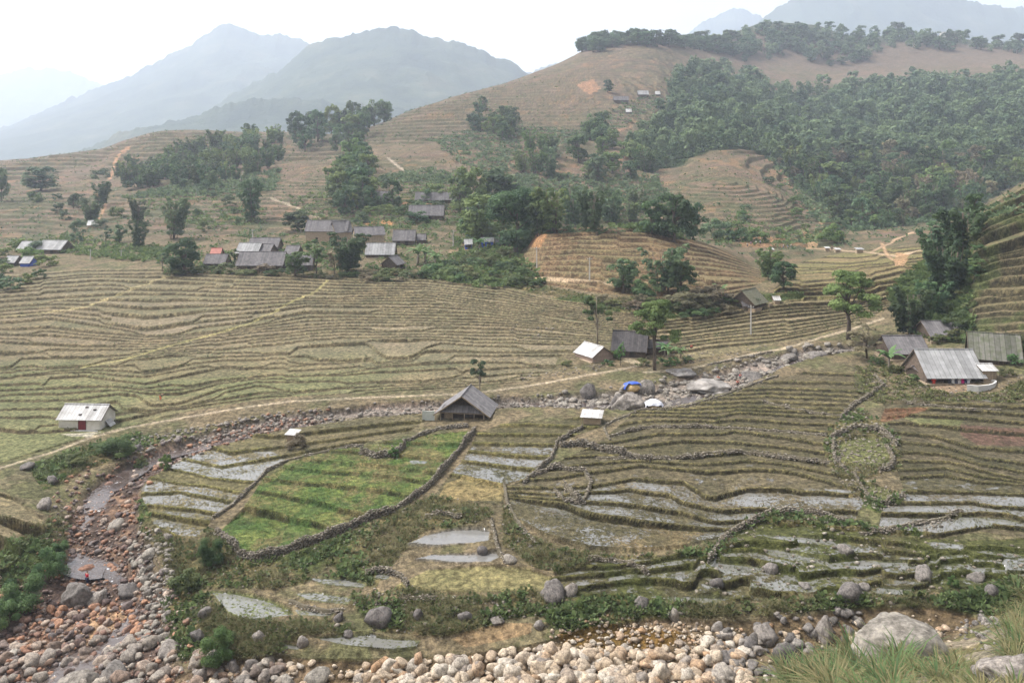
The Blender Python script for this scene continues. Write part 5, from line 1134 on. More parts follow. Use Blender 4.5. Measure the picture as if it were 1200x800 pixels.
tufts(pick(BM & VIS & (n_mid > .52), 1100), 'green_weeds', ML['mid'], 'green weeds on the banks', (6, 10), (.3, .9))
tufts(pick(BM & VIS & (n_mid < .45), 3800), 'dry_grass', ML['straw'], 'dry grass on the banks', (8, 14), (.4, .9), True)
rm = (RIS > .5) & VIS & (V0 > 300)
tufts(pick(rm & (V0 > 465), 5000), 'dyke_grass', ML['weed'], 'short grass on the near terrace edges', (3, 5), (.12, .3))
tufts(pick(rm & (V0 <= 465), 3500), 'field_edge_grass', ML['weed'], 'short grass on the far terrace edges', (3, 5), (.2, .45))
tufts(pick((mE | mF | mD | mC) & VIS & (RIS < .4) & (bed2 < .3), 15000), 'stubble', ML['straw'], 'short rice stubble in the harvested near plots', (3, 5), (.10, .24), True)
tufts(pick(mG & VIS & (RIS < .4), 2500), 'mud_stubble', ML['weed'], 'short weedy stubble in the muddy plots', (3, 6), (.12, .3), True)
tufts(pick(fy & VIS, 900), 'yard_weeds', ML['weed'], 'weeds round the right-hand farmhouses', (5, 9), (.25, .7))
tufts(pick(mB & VIS, 2600), 'young_crop', ML['bright'], 'young green crop in the walled field', (4, 8), (.15, .4), True)
tufts(pick(hm.astype(bool) & VIS & (hm > .5) & (V0 > 90) & (n_mid > .5), 6000), 'hill_scrub', ML['bamboo'], 'scattered low scrub on the brown hills', (5, 9), (.6, 1.6))
gp = np.vstack([sample_zone(p, n, a, b_) for p, n, a, b_ in (([(905, 810), (930, 785), (965, 770), (1000, 765), (1010, 790), (990, 812)], 60, 1.0, 2.2), ([(1005, 790), (1010, 765), (1050, 752), (1085, 765), (1080, 790), (1040, 812)], 64, 1.0, 2.3), ([(1060, 800), (1100, 785), (1150, 770), (1150, 812)], 30, .7, 1.5), ([(1165, 740), (1185, 700), (1215, 690), (1215, 760), (1180, 775)], 60, .8, 1.8), ([(880, 812), (930, 795), (1100, 805), (1200, 800), (1200, 830), (880, 840)], 90, .7, 1.6))])
SCR = np.zeros((NR, NC), bool)
for p_ in ([(395, 262), (410, 215), (450, 225), (520, 205), (535, 262), (470, 275)], [(530, 300), (535, 240), (620, 235), (640, 265), (605, 300)], [(560, 240), (600, 205), (680, 205), (770, 205), (790, 240), (800, 282), (700, 262), (640, 265)], [(840, 285), (845, 262), (870, 240), (890, 262), (960, 275), (945, 288)], [(1040, 345), (1090, 300), (1140, 300), (1135, 400), (1080, 400)], [(490, 326), (530, 300), (610, 300), (640, 335), (560, 338)], [(330, 232), (400, 222), (410, 250), (370, 262)], [(420, 215), (500, 195), (560, 215), (530, 235)], [(200, 262), (250, 240), (310, 245), (310, 262), (240, 268)], [(30, 290), (60, 275), (200, 290), (190, 310), (90, 300)], [(500, 160), (560, 150), (640, 200), (560, 205)], [(890, 170), (940, 220), (985, 262), (960, 262), (915, 210)], [(560, 150), (680, 150), (760, 105), (775, 125), (700, 165), (620, 190)], [(140, 230), (330, 200), (320, 225), (180, 245)]): SCR |= pmask(p_, 8)
SCR &= VIS
FM = pmask(FOREST, 4) & VIS
tufts(pick(FM, 3500), 'forest_undergrowth', ML['bamboo'], 'undergrowth on the forest floor', (8, 12), (1.5, 3.5))
tufts(pick(vil & VIS & (n_mid > .42), 1500), 'village_weeds', ML['mid'], 'weeds and garden plants between the village houses', (6, 10), (.5, 1.4))
tufts(pick(SCR & (rowi < KROW[12]), 5200), 'scrub', ML['mid'], 'green scrub round the village and hill foot', (7, 12), (.7, 2.0))
tufts(pick(SCR & (rowi >= KROW[12]), 3200), 'hill_thicket', ML['bamboo'], 'green scrub in the folds of the brown hill', (7, 12), (1.2, 3.0))
tufts(gp, 'tall_grass', ML['straw'], 'tall arching grass on the near slope', (22, 40), (.6, 1.35), True)
tufts(gp[::2], 'tall_green_grass', ML['mid'], 'fresh tall grass on the near slope', (14, 26), (.7, 1.5), True)
# ------------------------------------------------------------------ buildings
M_WOOD = simple('weathered_boards', (.17, .125, .09), (.075, .055, .042), .9, 3, stripes=(0, .28, .6))
M_WOODL = simple('pale_boards', (.36, .28, .19), (.22, .165, .11), .9, 3, stripes=(0, .3, .5))
M_EARTH = simple('earth_plaster', (.40, .31, .21), (.27, .205, .14), .95, 1.5)
M_WHITE = simple('whitewashed_plaster', (.66, .62, .55), (.45, .41, .34), .9, .9)
M_BRICK = simple('pinkish_block_wall', (.42, .31, .24), (.30, .22, .17), .9, 2, stripes=(2, .3, .3))
R_DARK = simple('dark_shingle_roof', (.105, .093, .09), (.05, .045, .045), .9, 1.6, stripes=(0, .42, .55))
R_GREY = simple('grey_slate_roof', (.20, .185, .18), (.11, .10, .10), .9, 1.2, stripes=(0, .5, .5))
R_FIBRE = simple('fibre_cement_roof', (.38, .372, .362), (.235, .23, .22), .85, .8, stripes=(0, .95, .5))
R_PALE = simple('pale_sheet_roof', (.54, .525, .505), (.33, .31, .28), .7, .7, stripes=(0, .6, .5))
R_MOSS = simple('mossy_roof', (.17, .155, .14), (.085, .095, .05), .95, 1.1, stripes=(0, .9, .7))
R_RED = simple('red_sheet_roof', (.42, .16, .12), (.30, .12, .09), .7, 1)
R_THATCH = simple('old_thatch', (.22, .20, .15), (.10, .11, .06), .98, 3, stripes=(0, .2, .4))
M_RED = simple('dark_red_door', (.20, .028, .03), (.12, .018, .02), .6, 3); M_DOOR = simple('dark_opening_boards', (.05, .04, .033), (.03, .025, .02), .9, 3)
M_CONC = simple('concrete', (.55, .53, .50), (.42, .40, .37), .85, 1.2); M_POLE = simple('concrete_pole', (.50, .47, .43), (.38, .35, .32), .85, 3)
M_BLUE = simple('blue_tarpaulin', (.05, .11, .48), (.035, .075, .33), .45, 3); M_TARPW = simple('white_tarpaulin', (.74, .74, .78), (.60, .60, .66), .45, 2)
M_STRAWH = simple('straw_heap', (.50, .36, .17), (.33, .22, .10), .95, 6); M_TEAL = simple('greenish_sheet', (.50, .52, .46), (.38, .40, .36), .6, 2)

def house(u, v, Lpx, he, rpx, dep, roof, wall, label, cat='house', name='wooden_house', rot=0.0, ov=.55, doors=(), windows=(), front_open=False, gable=None, posts=0, ov_end=None, base=True):
    """gabled house, ridge along local x. u,v = photo position of the middle of the front wall's foot; Lpx = roof length, he = wall height,
    rpx = apparent height of the front roof slope in pixels; dep = depth in metres"""
    g = gnd(u, v); p = F/g[1]; L = Lpx/p; ove = .35 if ov_end is None else ov_end; Lw = L-2*ove; h = he/p
    rise = max(.7, rpx/p-(dep/2+ov)*(v-HZ)/1000*.9)
    c, s_ = math.cos(rot), math.sin(rot)
    root = empty(name, (g[0]-(-s_)*0+(-s_)*dep/2, g[1]+c*dep/2, g[2]), rot); tag(root, label, cat)
    k = rise/(dep/2); t = .09
    ht = h+.0
    x0, x1, y0, y1 = -Lw/2, Lw/2, -dep/2, dep/2
    W = MB(); zb = -1.2
    if front_open:   # back and side walls, the front a low wall behind a porch
        W.box(x0, x1, y0+1.2, y0+1.32, zb, h)
    else: W.box(x0, x1, y0, y0+.14, zb, h)
    W.box(x0, x1, y1-.14, y1, zb, h)
    for sx in (x0, x1-.14):
        W.add([(sx, y0+.14, zb), (sx+.14, y0+.14, zb), (sx+.14, y1-.14, zb), (sx, y1-.14, zb), (sx, y0+.14, h), (sx+.14, y0+.14, h), (sx+.14, y1-.14, h), (sx, y1-.14, h), (sx, 0, h+rise-.14), (sx+.14, 0, h+rise-.14)],
              [(0, 1, 5, 4), (1, 2, 6, 5), (2, 3, 7, 6), (3, 0, 4, 7), (4, 5, 9, 8), (7, 8, 9, 6), (4, 8, 7), (5, 6, 9)])
    W.build('wall', wall, root)
    e = ov*k; X0, X1 = -L/2, L/2; R_ = MB()
    lift = t+.02
    R_.slab([(X0, y0-ov, h-e+lift), (X1, y0-ov, h-e+lift), (X1, 0, h+rise+lift), (X0, 0, h+rise+lift)], t)
    R_.slab([(X1, y1+ov, h-e+lift), (X0, y1+ov, h-e+lift), (X0, 0, h+rise+lift+.004), (X1, 0, h+rise+lift+.004)], t)
    rf = R_.build('roof', roof, root)
    MB().tube([(X0-.02, 0, h+rise+lift+.03), (X1+.02, 0, h+rise+lift+.03)], .13, 6).build('ridge_cap', roof, rf)
    bt = MB()      # barge boards close the gable ends
    for xx in (X0-.05, X1+.004):
        for yy in (y0-ov, y1+ov): bt.slab([(xx, yy, h-e+lift+.02), (xx+.046, yy, h-e+lift+.02), (xx+.046, 0, h+rise+lift+.02), (xx, 0, h+rise+lift+.02)][:: (1 if yy < 0 else -1)], .16)
        bt.box(xx+.006, xx+.04, -.12, .12, h+rise+lift-.17, h+rise+lift-.005)
    if v > 200: bt.build('barge_board', M_WOOD, rf)
    yf = y0-.03 if not front_open else y0+1.17
    for d in doors:
        xx, w_, hh, mt = d; dd = MB().box(xx*L-w_/2, xx*L+w_/2, yf, yf+.05, .02, min(hh, h-.08)).build('door', mt, root)
        MB().box(xx*L-w_/2-.1, xx*L-w_/2-.004, yf-.02, yf+.02, 0, min(hh, h-.08)+.06).box(xx*L+w_/2+.004, xx*L+w_/2+.1, yf-.02, yf+.02, 0, min(hh, h-.08)+.06).build('door_frame', M_WOOD, dd)
    for xx, w_, z_, hh in windows: MB().box(xx*L-w_/2, xx*L+w_/2, yf, yf+.05, z_, z_+hh).build('window', M_DOOR, root)
    if posts:
        for i in range(posts): MB().tube([(x0+.1+(x1-x0-.2)*i/(posts-1), y0-.05, zb), (x0+.1+(x1-x0-.2)*i/(posts-1), y0-.05, h-.02)], .07, 6).build('porch_post', M_WOOD, root)
    if base: MB().box(x0-.25, x1+.25, y0-.6, y1+.25, -1.4, -.02+.04).build('plinth', M_EARTH if wall is not M_WHITE else M_CONC, root)
    root['h'] = 0; del root['h']
    return root, dict(L=L, h=h, rise=rise, p=p, dep=dep, x0=x0, x1=x1, y0=y0, y1=y1, lift=lift)

# gabled dark hut in the middle: ridge runs away from the viewer
def gable_hut():
    u, v = 541, 495; g = gnd(u, v); p = F/g[1]
    W_, L, he, rise, ov = 62/p, 7.2, 1.5, 19/p, .5
    root = empty('wooden_hut', (g[0], g[1]+1.2, g[2]), R(-9)); tag(root, 'dark weathered hut with steep gabled roof at the head of the green field', 'hut')
    hw = W_/2; b = MB(); ww = hw-.7; gz_ = rise*(ww/hw)
    def pent(y0, y1):
        b.add([(-ww, y0, -1), (ww, y0, -1), (ww, y0, he), (0, y0, he+gz_), (-ww, y0, he), (-ww, y1, -1), (ww, y1, -1), (ww, y1, he), (0, y1, he+gz_), (-ww, y1, he)],
              [(0, 1, 2, 3, 4), (9, 8, 7, 6, 5), (0, 5, 6, 1), (1, 6, 7, 2), (2, 7, 8, 3), (3, 8, 9, 4), (4, 9, 5, 0)])
    pent(.9, 1.02); pent(L-.12, L)
    b.box(-ww, -ww+.12, 1.02, L-.12, -1, he-.05).box(ww-.12, ww, 1.02, L-.12, -1, he-.05)
    b.build('wall', simple('sooty_boards', (.085, .065, .052), (.04, .032, .027), .95, 3, stripes=(0, .3, .6)), root)
    r_ = MB(); t = .12; dz = rise/hw*ov; y0, y1 = -.5, L+.5
    r_.slab([(-hw-ov, y1, he-.35-dz), (-hw-ov, y0, he-.35-dz), (0, y0, he+rise), (0, y1, he+rise)], t); r_.slab([(hw+ov, y0, he-.35-dz), (hw+ov, y1, he-.35-dz), (0, y1, he+rise+.004), (0, y0, he+rise+.004)], t)
    rf = r_.build('roof', simple('grey_shingle_roof', (.24, .225, .22), (.13, .12, .12), .9, 1.4, stripes=(1, .45, .5)), root)
    MB().tube([(0, y0-.02, he+rise+.03), (0, y1, he+rise+.03)], .12).build('ridge_cap', R_GREY, rf)
    bb = MB()
    for s_ in (-1, 1): bb.slab([(s_*(hw+ov), y0-.06, he-.35-dz+.02), (s_*(hw+ov), y0-.005, he-.35-dz+.02), (0, y0-.005, he+rise+.03), (0, y0-.06, he+rise+.03)][::s_], .2)
    bb.build('barge_board', M_WOODL, rf)
    MB().slab([(-ww-.1, -.25, he-.15), (ww+.1, -.25, he-.15), (ww+.1-.5, .88, he+.85), (-ww-.1+.5, .88, he+.85)], .08).build('porch_roof', R_GREY, root)
    MB().box(-ww, ww, .0, .12, he-.42, he-.18).build('lintel_beam', M_WOODL, root)
    for x in (-ww, -ww*.45, ww*.1, ww*.55, ww): MB().tube([(x, .06, -1), (x, .06, he-.42)], .09).build('porch_post', M_WOODL, root)
    MB().box(-ww+.5, -ww*.45-.2, .75, .86, 0, he-.45).build('door', M_WOODL, root)
gable_hut()

h, q = house(93, 503, 55, 13, 17, 5, R_PALE, M_WHITE, 'white house with pale sheet roof and dark red door by the stream path', name='white_house', rot=R(-3), doors=[(.06, 1.25, 1.9, M_RED)], ov=.35)
MB().box(-.2, 1.5, q['y0']-.75, q['y0']-.62, -.3, .12).build('doorstep', M_CONC, h)
for x, y in ((.25, -.55), (1.9, -1.0), (-.2, -1.9)):
    k = q['rise']/(q['dep']/2); zz = q['h']+q['rise']+k*(y)+q['lift']
    MB().box(x-.22, x+.22, y-.15, y+.15, zz-.05, zz+.16).build('roof_weight', MR_GREY, h)
MB().slab([(q['x1']+.1, -1.0, 1.2), (q['x1']+1.0, -1.0, .2), (q['x1']+1.0, .8, .2), (q['x1']+.1, .8, 1.2)], .07).build('lean_to_roof', R_PALE, h)

# pale-roofed hut, gable to the right-front
h, q = house(684, 421, 38, 6, 13, 5.4, R_PALE, M_BRICK, 'small hut with bright pale gabled roof beside the dark house', 'hut', 'small_hut', rot=R(-58), ov=.35)
h, q = house(737, 419, 42, 10, 21, 6.5, R_DARK, M_WOOD, 'dark shingle-roofed wooden house behind the pale-roofed hut', rot=R(-14), doors=[(.1, 1.2, 1.8, M_DOOR)], posts=4, ov=.6)
h, q = house(768, 416, 30, 9, 9, 4, R_DARK, M_WOOD, 'low dark shed annexed to the right of the dark shingle-roofed house', 'shed', 'wooden_shed', rot=R(-8), ov=.4)
h, q = house(890, 362, 36, 7, 15, 6, R_THATCH, M_WOOD, 'old thatched hut with grey roof on the fields below the knoll', 'hut', 'thatched_hut', rot=R(48), doors=[(.05, 1.3, 1.6, M_DOOR)], posts=3, ov=.7)
MB().box(2.2, 4.6, -4.6, -4.4, .0, .9).build('yard_wall', M_EARTH, h)
h, q = house(911, 357, 9, 5, 4, 2.4, R_PALE, M_WOODL, 'tiny white-roofed annex right of the thatched hut', 'shed', 'small_shed', ov=.2)
h, q = house(876, 365, 12, 6, 5, 2.6, R_DARK, M_WOOD, 'tiny dark store left of the thatched hut', 'shed', 'small_shed', ov=.25)
# right farmstead
h, q = house(1111, 399, 44, 6, 17, 7.5, R_GREY, M_WOOD, 'rearmost farmhouse with grey roof under the bamboo on the right', name='farmhouse', ov=.6)
h, q = house(1066, 421, 48, 9, 19, 7, R_GREY, M_WOOD, 'left farmhouse with grey slate roof behind the banana plant', name='farmhouse', ov=.7, doors=[(.2, 1.2, 1.9, M_DOOR)], posts=3)
h, q = house(1167, 428, 56, 8, 30, 9, R_MOSS, M_WOOD, 'big barn with dark mossy striped roof at the right edge', 'barn', 'barn', rot=R(-24), ov=.6)
h, q = house(1119, 449, 71, 11, 30, 8.5, R_FIBRE, M_WOOD, 'main farmhouse with light grey sheet roof and washing under its eaves', name='farmhouse', ov=.9, doors=[(-.33, 1.3, 1.9, M_DOOR), (.22, 1.3, 1.9, M_DOOR)], posts=5, front_open=True)
MAIN = (h, q)
h, q = house(1160, 447, 20, 13, 6, 4, R_PALE, M_WOODL, 'small timber shed with pale lean-to roof at the right of the main farmhouse', 'shed', 'small_shed', ov=.3)
h, q = house(1082, 444, 16, 8, 6, 3, R_GREY, M_WOOD, 'tumbledown plank shed at the left corner of the main farmhouse', 'shed', 'small_shed', rot=R(25), ov=.3)
# washing under the eaves
cl = [((.55, .06, .04), 'orange-red'), ((.05, .05, .06), 'black'), ((.7, .68, .66), 'white'), ((.1, .1, .13), 'charcoal'), ((.62, .55, .55), 'pale pink'), ((.62, .03, .2), 'magenta'), ((.04, .05, .12), 'navy'), ((.66, .64, .66), 'light grey')]
h, q = MAIN
for i, (c, nm) in enumerate(cl):
    x = (-.36, -.10, -.045, .01, .06, .115, .165, .21)[i]*q['L']; z = q['h']-.75; hh = 1.0; y = q['y0']-.35
    o = MB().add([(-.26, 0, -hh), (.26, 0, -hh), (.24, 0, -.25), (.42, 0, -.42), (.46, 0, -.28), (.18, 0, 0), (-.18, 0, 0), (-.46, 0, -.28), (-.42, 0, -.42), (-.24, 0, -.25)] + [(a, .07, b) for a, b in ((-.26, -hh), (.26, -hh), (.24, -.25), (.42, -.42), (.46, -.28), (.18, 0), (-.18, 0), (-.46, -.28), (-.42, -.42), (-.24, -.25))],
                 [tuple(range(10)), tuple(range(19, 9, -1))]+[(a, a+10, (a+1) % 10+10, (a+1) % 10) for a in range(10)]).build('hanging_garment', simple('cloth_'+nm.replace(' ', '_').replace('-', '_'), c, tuple(k*.7 for k in c), .9, 4))
    P0 = np.array(h.location); o.location = (P0[0]+x, P0[1]+y, P0[2]+z); tag(o, nm+' garment hanging under the eaves of the main farmhouse', 'garment', 'washing under the farmhouse eaves')
# curved pale yard wall
def ribbon_wall(pts, hm, th, name, mat, label, cat):
    pts = np.array(pts, float); t = np.arange(len(pts)); q = pchip(t, pts, np.linspace(0, len(pts)-1, 28)); W = [gnd(*p) for p in q]; z = np.mean([w[2] for w in W]); vs = []
    for i, w_ in enumerate(W):
        d = W[min(i+1, 27)]-W[max(i-1, 0)]; n = np.array([-d[1], d[0], 0]); n /= np.linalg.norm(n)
        for sgn in (-1, 1):
            for zz in (z-1.2, z+hm): vs.append((*(w_+n*th/2*sgn)[:2], zz))
    fs = []
    for i in range(27):
        a = i*4; fs += [(a, a+4, a+5, a+1), (a+2, a+3, a+7, a+6), (a+1, a+5, a+7, a+3)]
    fs += [(0, 1, 3, 2), (108, 110, 111, 109)]
    return tag(ob(name, meshdata(name, vs, fs, [mat])), label, cat, kind='thing')
ribbon_wall([(1133, 458), (1145, 459), (1157, 457), (1165, 453), (1167, 449), (1160, 446)], .75, .3, 'yard_wall', M_CONC, 'low curved pale concrete wall in front of the main farmhouse', 'wall')
# village roofs
VH = [(382, 283, 50, 13, 12, 8, R_GREY, M_EARTH, 'long grey-roofed house behind the squat dark tree, widest of the upper village', 0), (403, 283, 22, 12, 12, 7, R_GREY, M_EARTH, 'gable-ended house adjoining the long grey-roofed one', .5),
      (308, 296, 36, 7, 10, 7, R_GREY, M_WOOD, 'grey-roofed house at the back of the lower village', 0), (289, 302, 28, 6, 11, 7, R_FIBRE, M_WOOD, 'house with pale-grey slanting roof at the left of the lower village', -.1),
      (307, 301, 20, 5, 10, 6, R_GREY, M_WOOD, 'small grey roof squeezed behind the front village row', -.25), (340, 304, 17, 6, 10, 6, R_GREY, M_WOOD, 'small grey roof at the right of the lower village', -.15),
      (304, 318, 56, 8, 15, 8, R_GREY, M_WOOD, 'long front-row village house with worn grey roof', 0), (352, 318, 28, 8, 12, 7, R_GREY, M_WOOD, 'grey-brown roof half hidden by the thin leafy tree', .1),
      (252, 303, 13, 5, 7, 4, R_RED, M_EARTH, 'small house with faded red roof left of the village', 0), (251, 315, 26, 7, 10, 6, R_GREY, M_WOOD, 'grey-roofed house under the faded red roof', 0),
      (434, 290, 36, 15, 9, 7, R_GREY, M_EARTH, 'tan-walled two-storey house with dark hipped roof', .35), (445, 302, 35, 5, 12, 6, R_FIBRE, M_WOOD, 'house with bright light-grey roof beside the dark spreading tree', 0),
      (473, 288, 27, 7, 11, 6, R_GREY, M_WOOD, 'grey-roofed house in the middle right of the village', 0), (493, 286, 12, 5, 6, 4, R_GREY, M_WOOD, 'little grey annex right of the middle house', 0),
      (499, 259, 42, 7, 11, 7, R_GREY, M_WOOD, 'long dark house on the upper terrace with red earth around', 0), (497, 237, 22, 5, 8, 6, R_GREY, M_WOOD, 'topmost village house under the trees, left one', 0),
      (518, 238, 24, 5, 8, 6, R_GREY, M_WOOD, 'topmost village house under the trees, right one', 0), (448, 236, 22, 5, 7, 6, R_GREY, M_WOOD, 'house nearly hidden by trees at the upper left of the village', 0),
      (469, 316, 24, 7, 9, 5, R_GREY, M_WOOD, 'small gabled hut at the lower right corner of the village', 1.25),
      (589, 291, 18, 7, 5, 4, R_DARK, M_WOOD, 'dark low shed below the big dark broadleaf', 0), (571, 291, 16, 8, 4, 4, R_PALE, M_BLUE, 'white-roofed shed with blue sheet walls at the gully', 0), (549, 293, 10, 7, 5, 3.5, R_FIBRE, M_BLUE, 'small shed wrapped in blue sheeting left of the white-roofed one', .1),
      (31, 297, 24, 5, 9, 8, R_FIBRE, M_EARTH, 'pale-roofed house at the far left of the valley', 0), (57, 298, 32, 6, 10, 8, R_FIBRE, M_WOOD, 'grey-roofed house right of the pale one at the far left', -.12), (108, 268, 12, 4, 5, 5, R_PALE, M_EARTH, 'tiny white-roofed hut alone on the left slope', .2),
      (29, 313, 13, 5, 7, 5, R_FIBRE, M_BLUE, 'shed with blue-violet sheeting near the left edge', 0), (11, 312, 14, 5, 7, 5, R_FIBRE, M_WOOD, 'grey shed at the left edge beside the blue-violet one', 0),
      (728, 121, 18, 5, 4, 6, R_GREY, M_WOOD, 'dark hut high on the brown hill, left of the white speck', 0), (737, 132, 7, 3, 3, 5, R_PALE, M_WOOD, 'tiny white-roofed hut high on the brown hill', 0), (754, 112, 13, 4, 4, 6, R_FIBRE, M_WOOD, 'pale hut high on the brown hill beside the forest', 0), (771, 111, 6, 3, 3, 5, R_PALE, M_WOOD, 'smallest pale hut at the forest edge on the brown hill', 0),
      (1123, 36, 12, 4, 3, 8, R_PALE, M_WHITE, 'white house on the far wooded crest', 0), (1107, 45, 8, 3, 3, 7, R_PALE, M_WHITE, 'smaller white house below the one on the far crest', 0)]
for (u, v, L, he, rp, dp, rf, wl, lb, rt) in VH:
    far = v < 200
    house(u, v, L, he, rp, dp, rf, wl, lb, 'shed' if 'shed' in lb else 'hut' if 'hut' in lb else 'house', 'shed' if 'shed' in lb else 'village_house', rot=rt, ov=.5, doors=() if far or he < 6 else [(.12, 1.2, 1.8, M_DOOR)], windows=() if far or he < 6 else [(-.22, .9, .8, .8)])
# small shelters
def shelter(u, v, wpx, hpx, roof, wall, label, rot=0.):
    g = gnd(u, v); m = g[1]/F; w_, h_ = wpx*m, hpx*m; r_ = empty('small_shelter', tuple(g), rot); tag(r_, label, 'shelter')
    MB().box(-w_*.38, w_*.38, 0, w_*.6, -.4, h_*.72).build('wall', wall, r_); MB().slab([(-w_/2, -w_*.16, h_*.74), (w_/2, -w_*.16, h_*.74), (w_/2, w_*.76, h_), (-w_/2, w_*.76, h_)], .07).build('roof', roof, r_)
    for x in (-w_*.44, w_*.44): MB().tube([(x, -w_*.1, -.4), (x, -w_*.1, h_*.74)], .05).build('post', M_WOODL, r_)
shelter(693, 498, 26, 12, R_PALE, M_EARTH, 'little field shelter with white sheet roof among the stone walls', R(-12))
shelter(341, 518, 15, 12, R_PALE, M_WOODL, 'small white-topped hutch by the withered brown bush', R(-15))
shelter(970, 295, 6, 5, R_PALE, M_EARTH, 'white-topped shelter on the far path, left one'); shelter(982, 296, 7, 5, R_PALE, M_EARTH, 'white-topped shelter on the far path, middle one'); shelter(1008, 297, 9, 6, R_FIBRE, M_EARTH, 'brown hut with grey top at the far path junction')
shelter(904, 297, 7, 5, R_PALE, M_EARTH, 'pale blue-white field shelter below the red earth bank')
g = gnd(502, 493); tag(MB().box(-1.0, 1.0, 0, .12, -.3, 1.6).box(-1.05, -.95, -.05, .16, -.3, 1.7).box(.95, 1.05, -.05, .16, -.3, 1.7).build('sheet_screen', M_TEAL, None, tuple(g)), 'pale greenish sheet screen standing left of the dark gabled hut', 'screen', kind='thing')

# tarpaulins: draped cloth domes
def tarp(u, v, wpx, hpx, mat, label, arch=False, under=None):
    g = gnd(u, v); m = g[1]/F; rx, rz = wpx*m/2, hpx*m; r_ = empty('tarpaulin_heap', tuple(g)); tag(r_, label, 'tarpaulin')
    vs = []; fs = []; n, k = 28, 10
    for i in range(n):
        a = 2*math.pi*i/n
        for j in range(k):
            t = j/(k-1); e = (1-t)*math.pi/2; rad = math.cos(e)*(1+.07*math.sin(a*5+j)+.05*math.sin(a*9)); z = math.sin(e)**.8
            vs.append((rx*rad*math.cos(a), rx*.75*rad*math.sin(a)+rx*.6, rz*z+.05*math.sin(a*7+j*1.3)*rad))
    for i in range(n):
        for j in range(k-1):
            a = 2*math.pi*(i+.5)/n
            if not (math.sin(a) < -.35 and j > (3 if arch else 5) and abs(math.cos(a)) < .8): fs.append((i*k+j, i*k+j+1, (i+1) % n*k+j+1, (i+1) % n*k+j))
    ob('tarpaulin', meshdata('tarpaulin', vs, fs, [mat], True), r_)
    p, f = rock_shape(3, 55, .9, .9); ob('heap', meshdata('heap', p*np.array([rx*.82, rx*.6, rz*.8])+np.array([0, rx*.55, .1]), f, [under or M_STRAWH], True), r_)
tarp(767, 474, 25, 14, M_TARPW, 'white tarpaulin draped over a straw heap by the upper stream'); tarp(743, 457, 24, 8, M_BLUE, 'blue tarpaulin over straw on top of the massive grey boulder', True)
bpy.data.objects['tarpaulin_heap.001'].location.z += .9
# power poles
M_STEEL = simple('galvanised_steel', (.42, .42, .42), (.3, .3, .3), .5, 4, metal=.6)
def pole(u, v, hpx, label, arm=True):
    g = gnd(u, v); m = g[1]/F; h_ = hpx*m; r_ = empty('power_pole', tuple(g)); tag(r_, label, 'power pole', 'power poles across the valley')
    MB().tube([(0, 0, -.5), (0, 0, h_*.5), (0, 0, h_)], [.2, .165, .13], 8).build('shaft', M_POLE, r_)
    if arm:
        a = MB().box(-.7, .7, -.06, .06, h_-.55, h_-.43).build('cross_arm', M_STEEL, r_)
        for x in (-.6, 0, .6): MB().tube([(x, 0, h_-.43), (x, 0, h_-.2)], .05).build('insulator', M_CONC, a)
for a in ((880, 393, 34, 'pale power pole standing in the fan of fields below the thatched hut'), (629, 318, 29, 'pale power pole at the left foot of the knoll'), (691, 330, 27, 'pale power pole in front of the knoll terraces'), (531, 290, 20, 'power pole at the right end of the village'), (106, 304, 12, 'small power pole on the far left valley edge'), (142, 303, 10, 'smaller power pole left of the village'), (296, 278, 10, 'short pale pole above the lower village roofs')): pole(*a)
# yellow cloth at the left edge, wood stack by the dark house
g = gnd(4, 722); tag(MB().slab([(-.7, 0, .25), (.5, .1, .35), (.55, .3, .5), (-.65, .3, .4)], .04).slab([(.5, .1, .35), (1.0, 0, .15), (1.05, .25, .25), (.55, .3, .5)], .05).build('yellow_sheet', simple('yellow_plastic', (.75, .62, .04), (.6, .5, .04), .5, 3), None, tuple(g+np.array([0, -1.6, .5]))), 'bright yellow plastic sheet under the bushes at the left edge', 'sheet')

# ------------------------------------------------------------------ people (each a few pixels tall): skinned skeletons
M_SKIN = simple('skin', (.42, .26, .18), (.36, .22, .15), .6, 5); M_HAIR = simple('black_hair', (.02, .018, .016), (.012, .012, .012), .6, 5)
CLOTH = {}
def cloth(c):
    if c not in CLOTH: CLOTH[c] = simple('clothing', c, tuple(k*.75 for k in c), .85, 5)
    return CLOTH[c]
def skin(name, pts, edges, rad, mat, parent, root=0):
    me = bpy.data.meshes.new(name); bm = bmesh.new(); lay = bm.verts.layers.skin.verify(); vv = [bm.verts.new(p) for p in pts]
    for e in edges: bm.edges.new((vv[e[0]], vv[e[1]]))
    for i, x in enumerate(vv): x[lay].radius = (rad[i], rad[i]); x[lay].use_root = i == root
    bm.to_mesh(me); bm.free(); me.materials.append(mat); o = ob(name, me, parent); o.modifiers.new('skin', 'SKIN').use_smooth_shade = True; s_ = o.modifiers.new('subdivision', 'SUBSURF'); s_.levels = s_.render_levels = 1
    return o
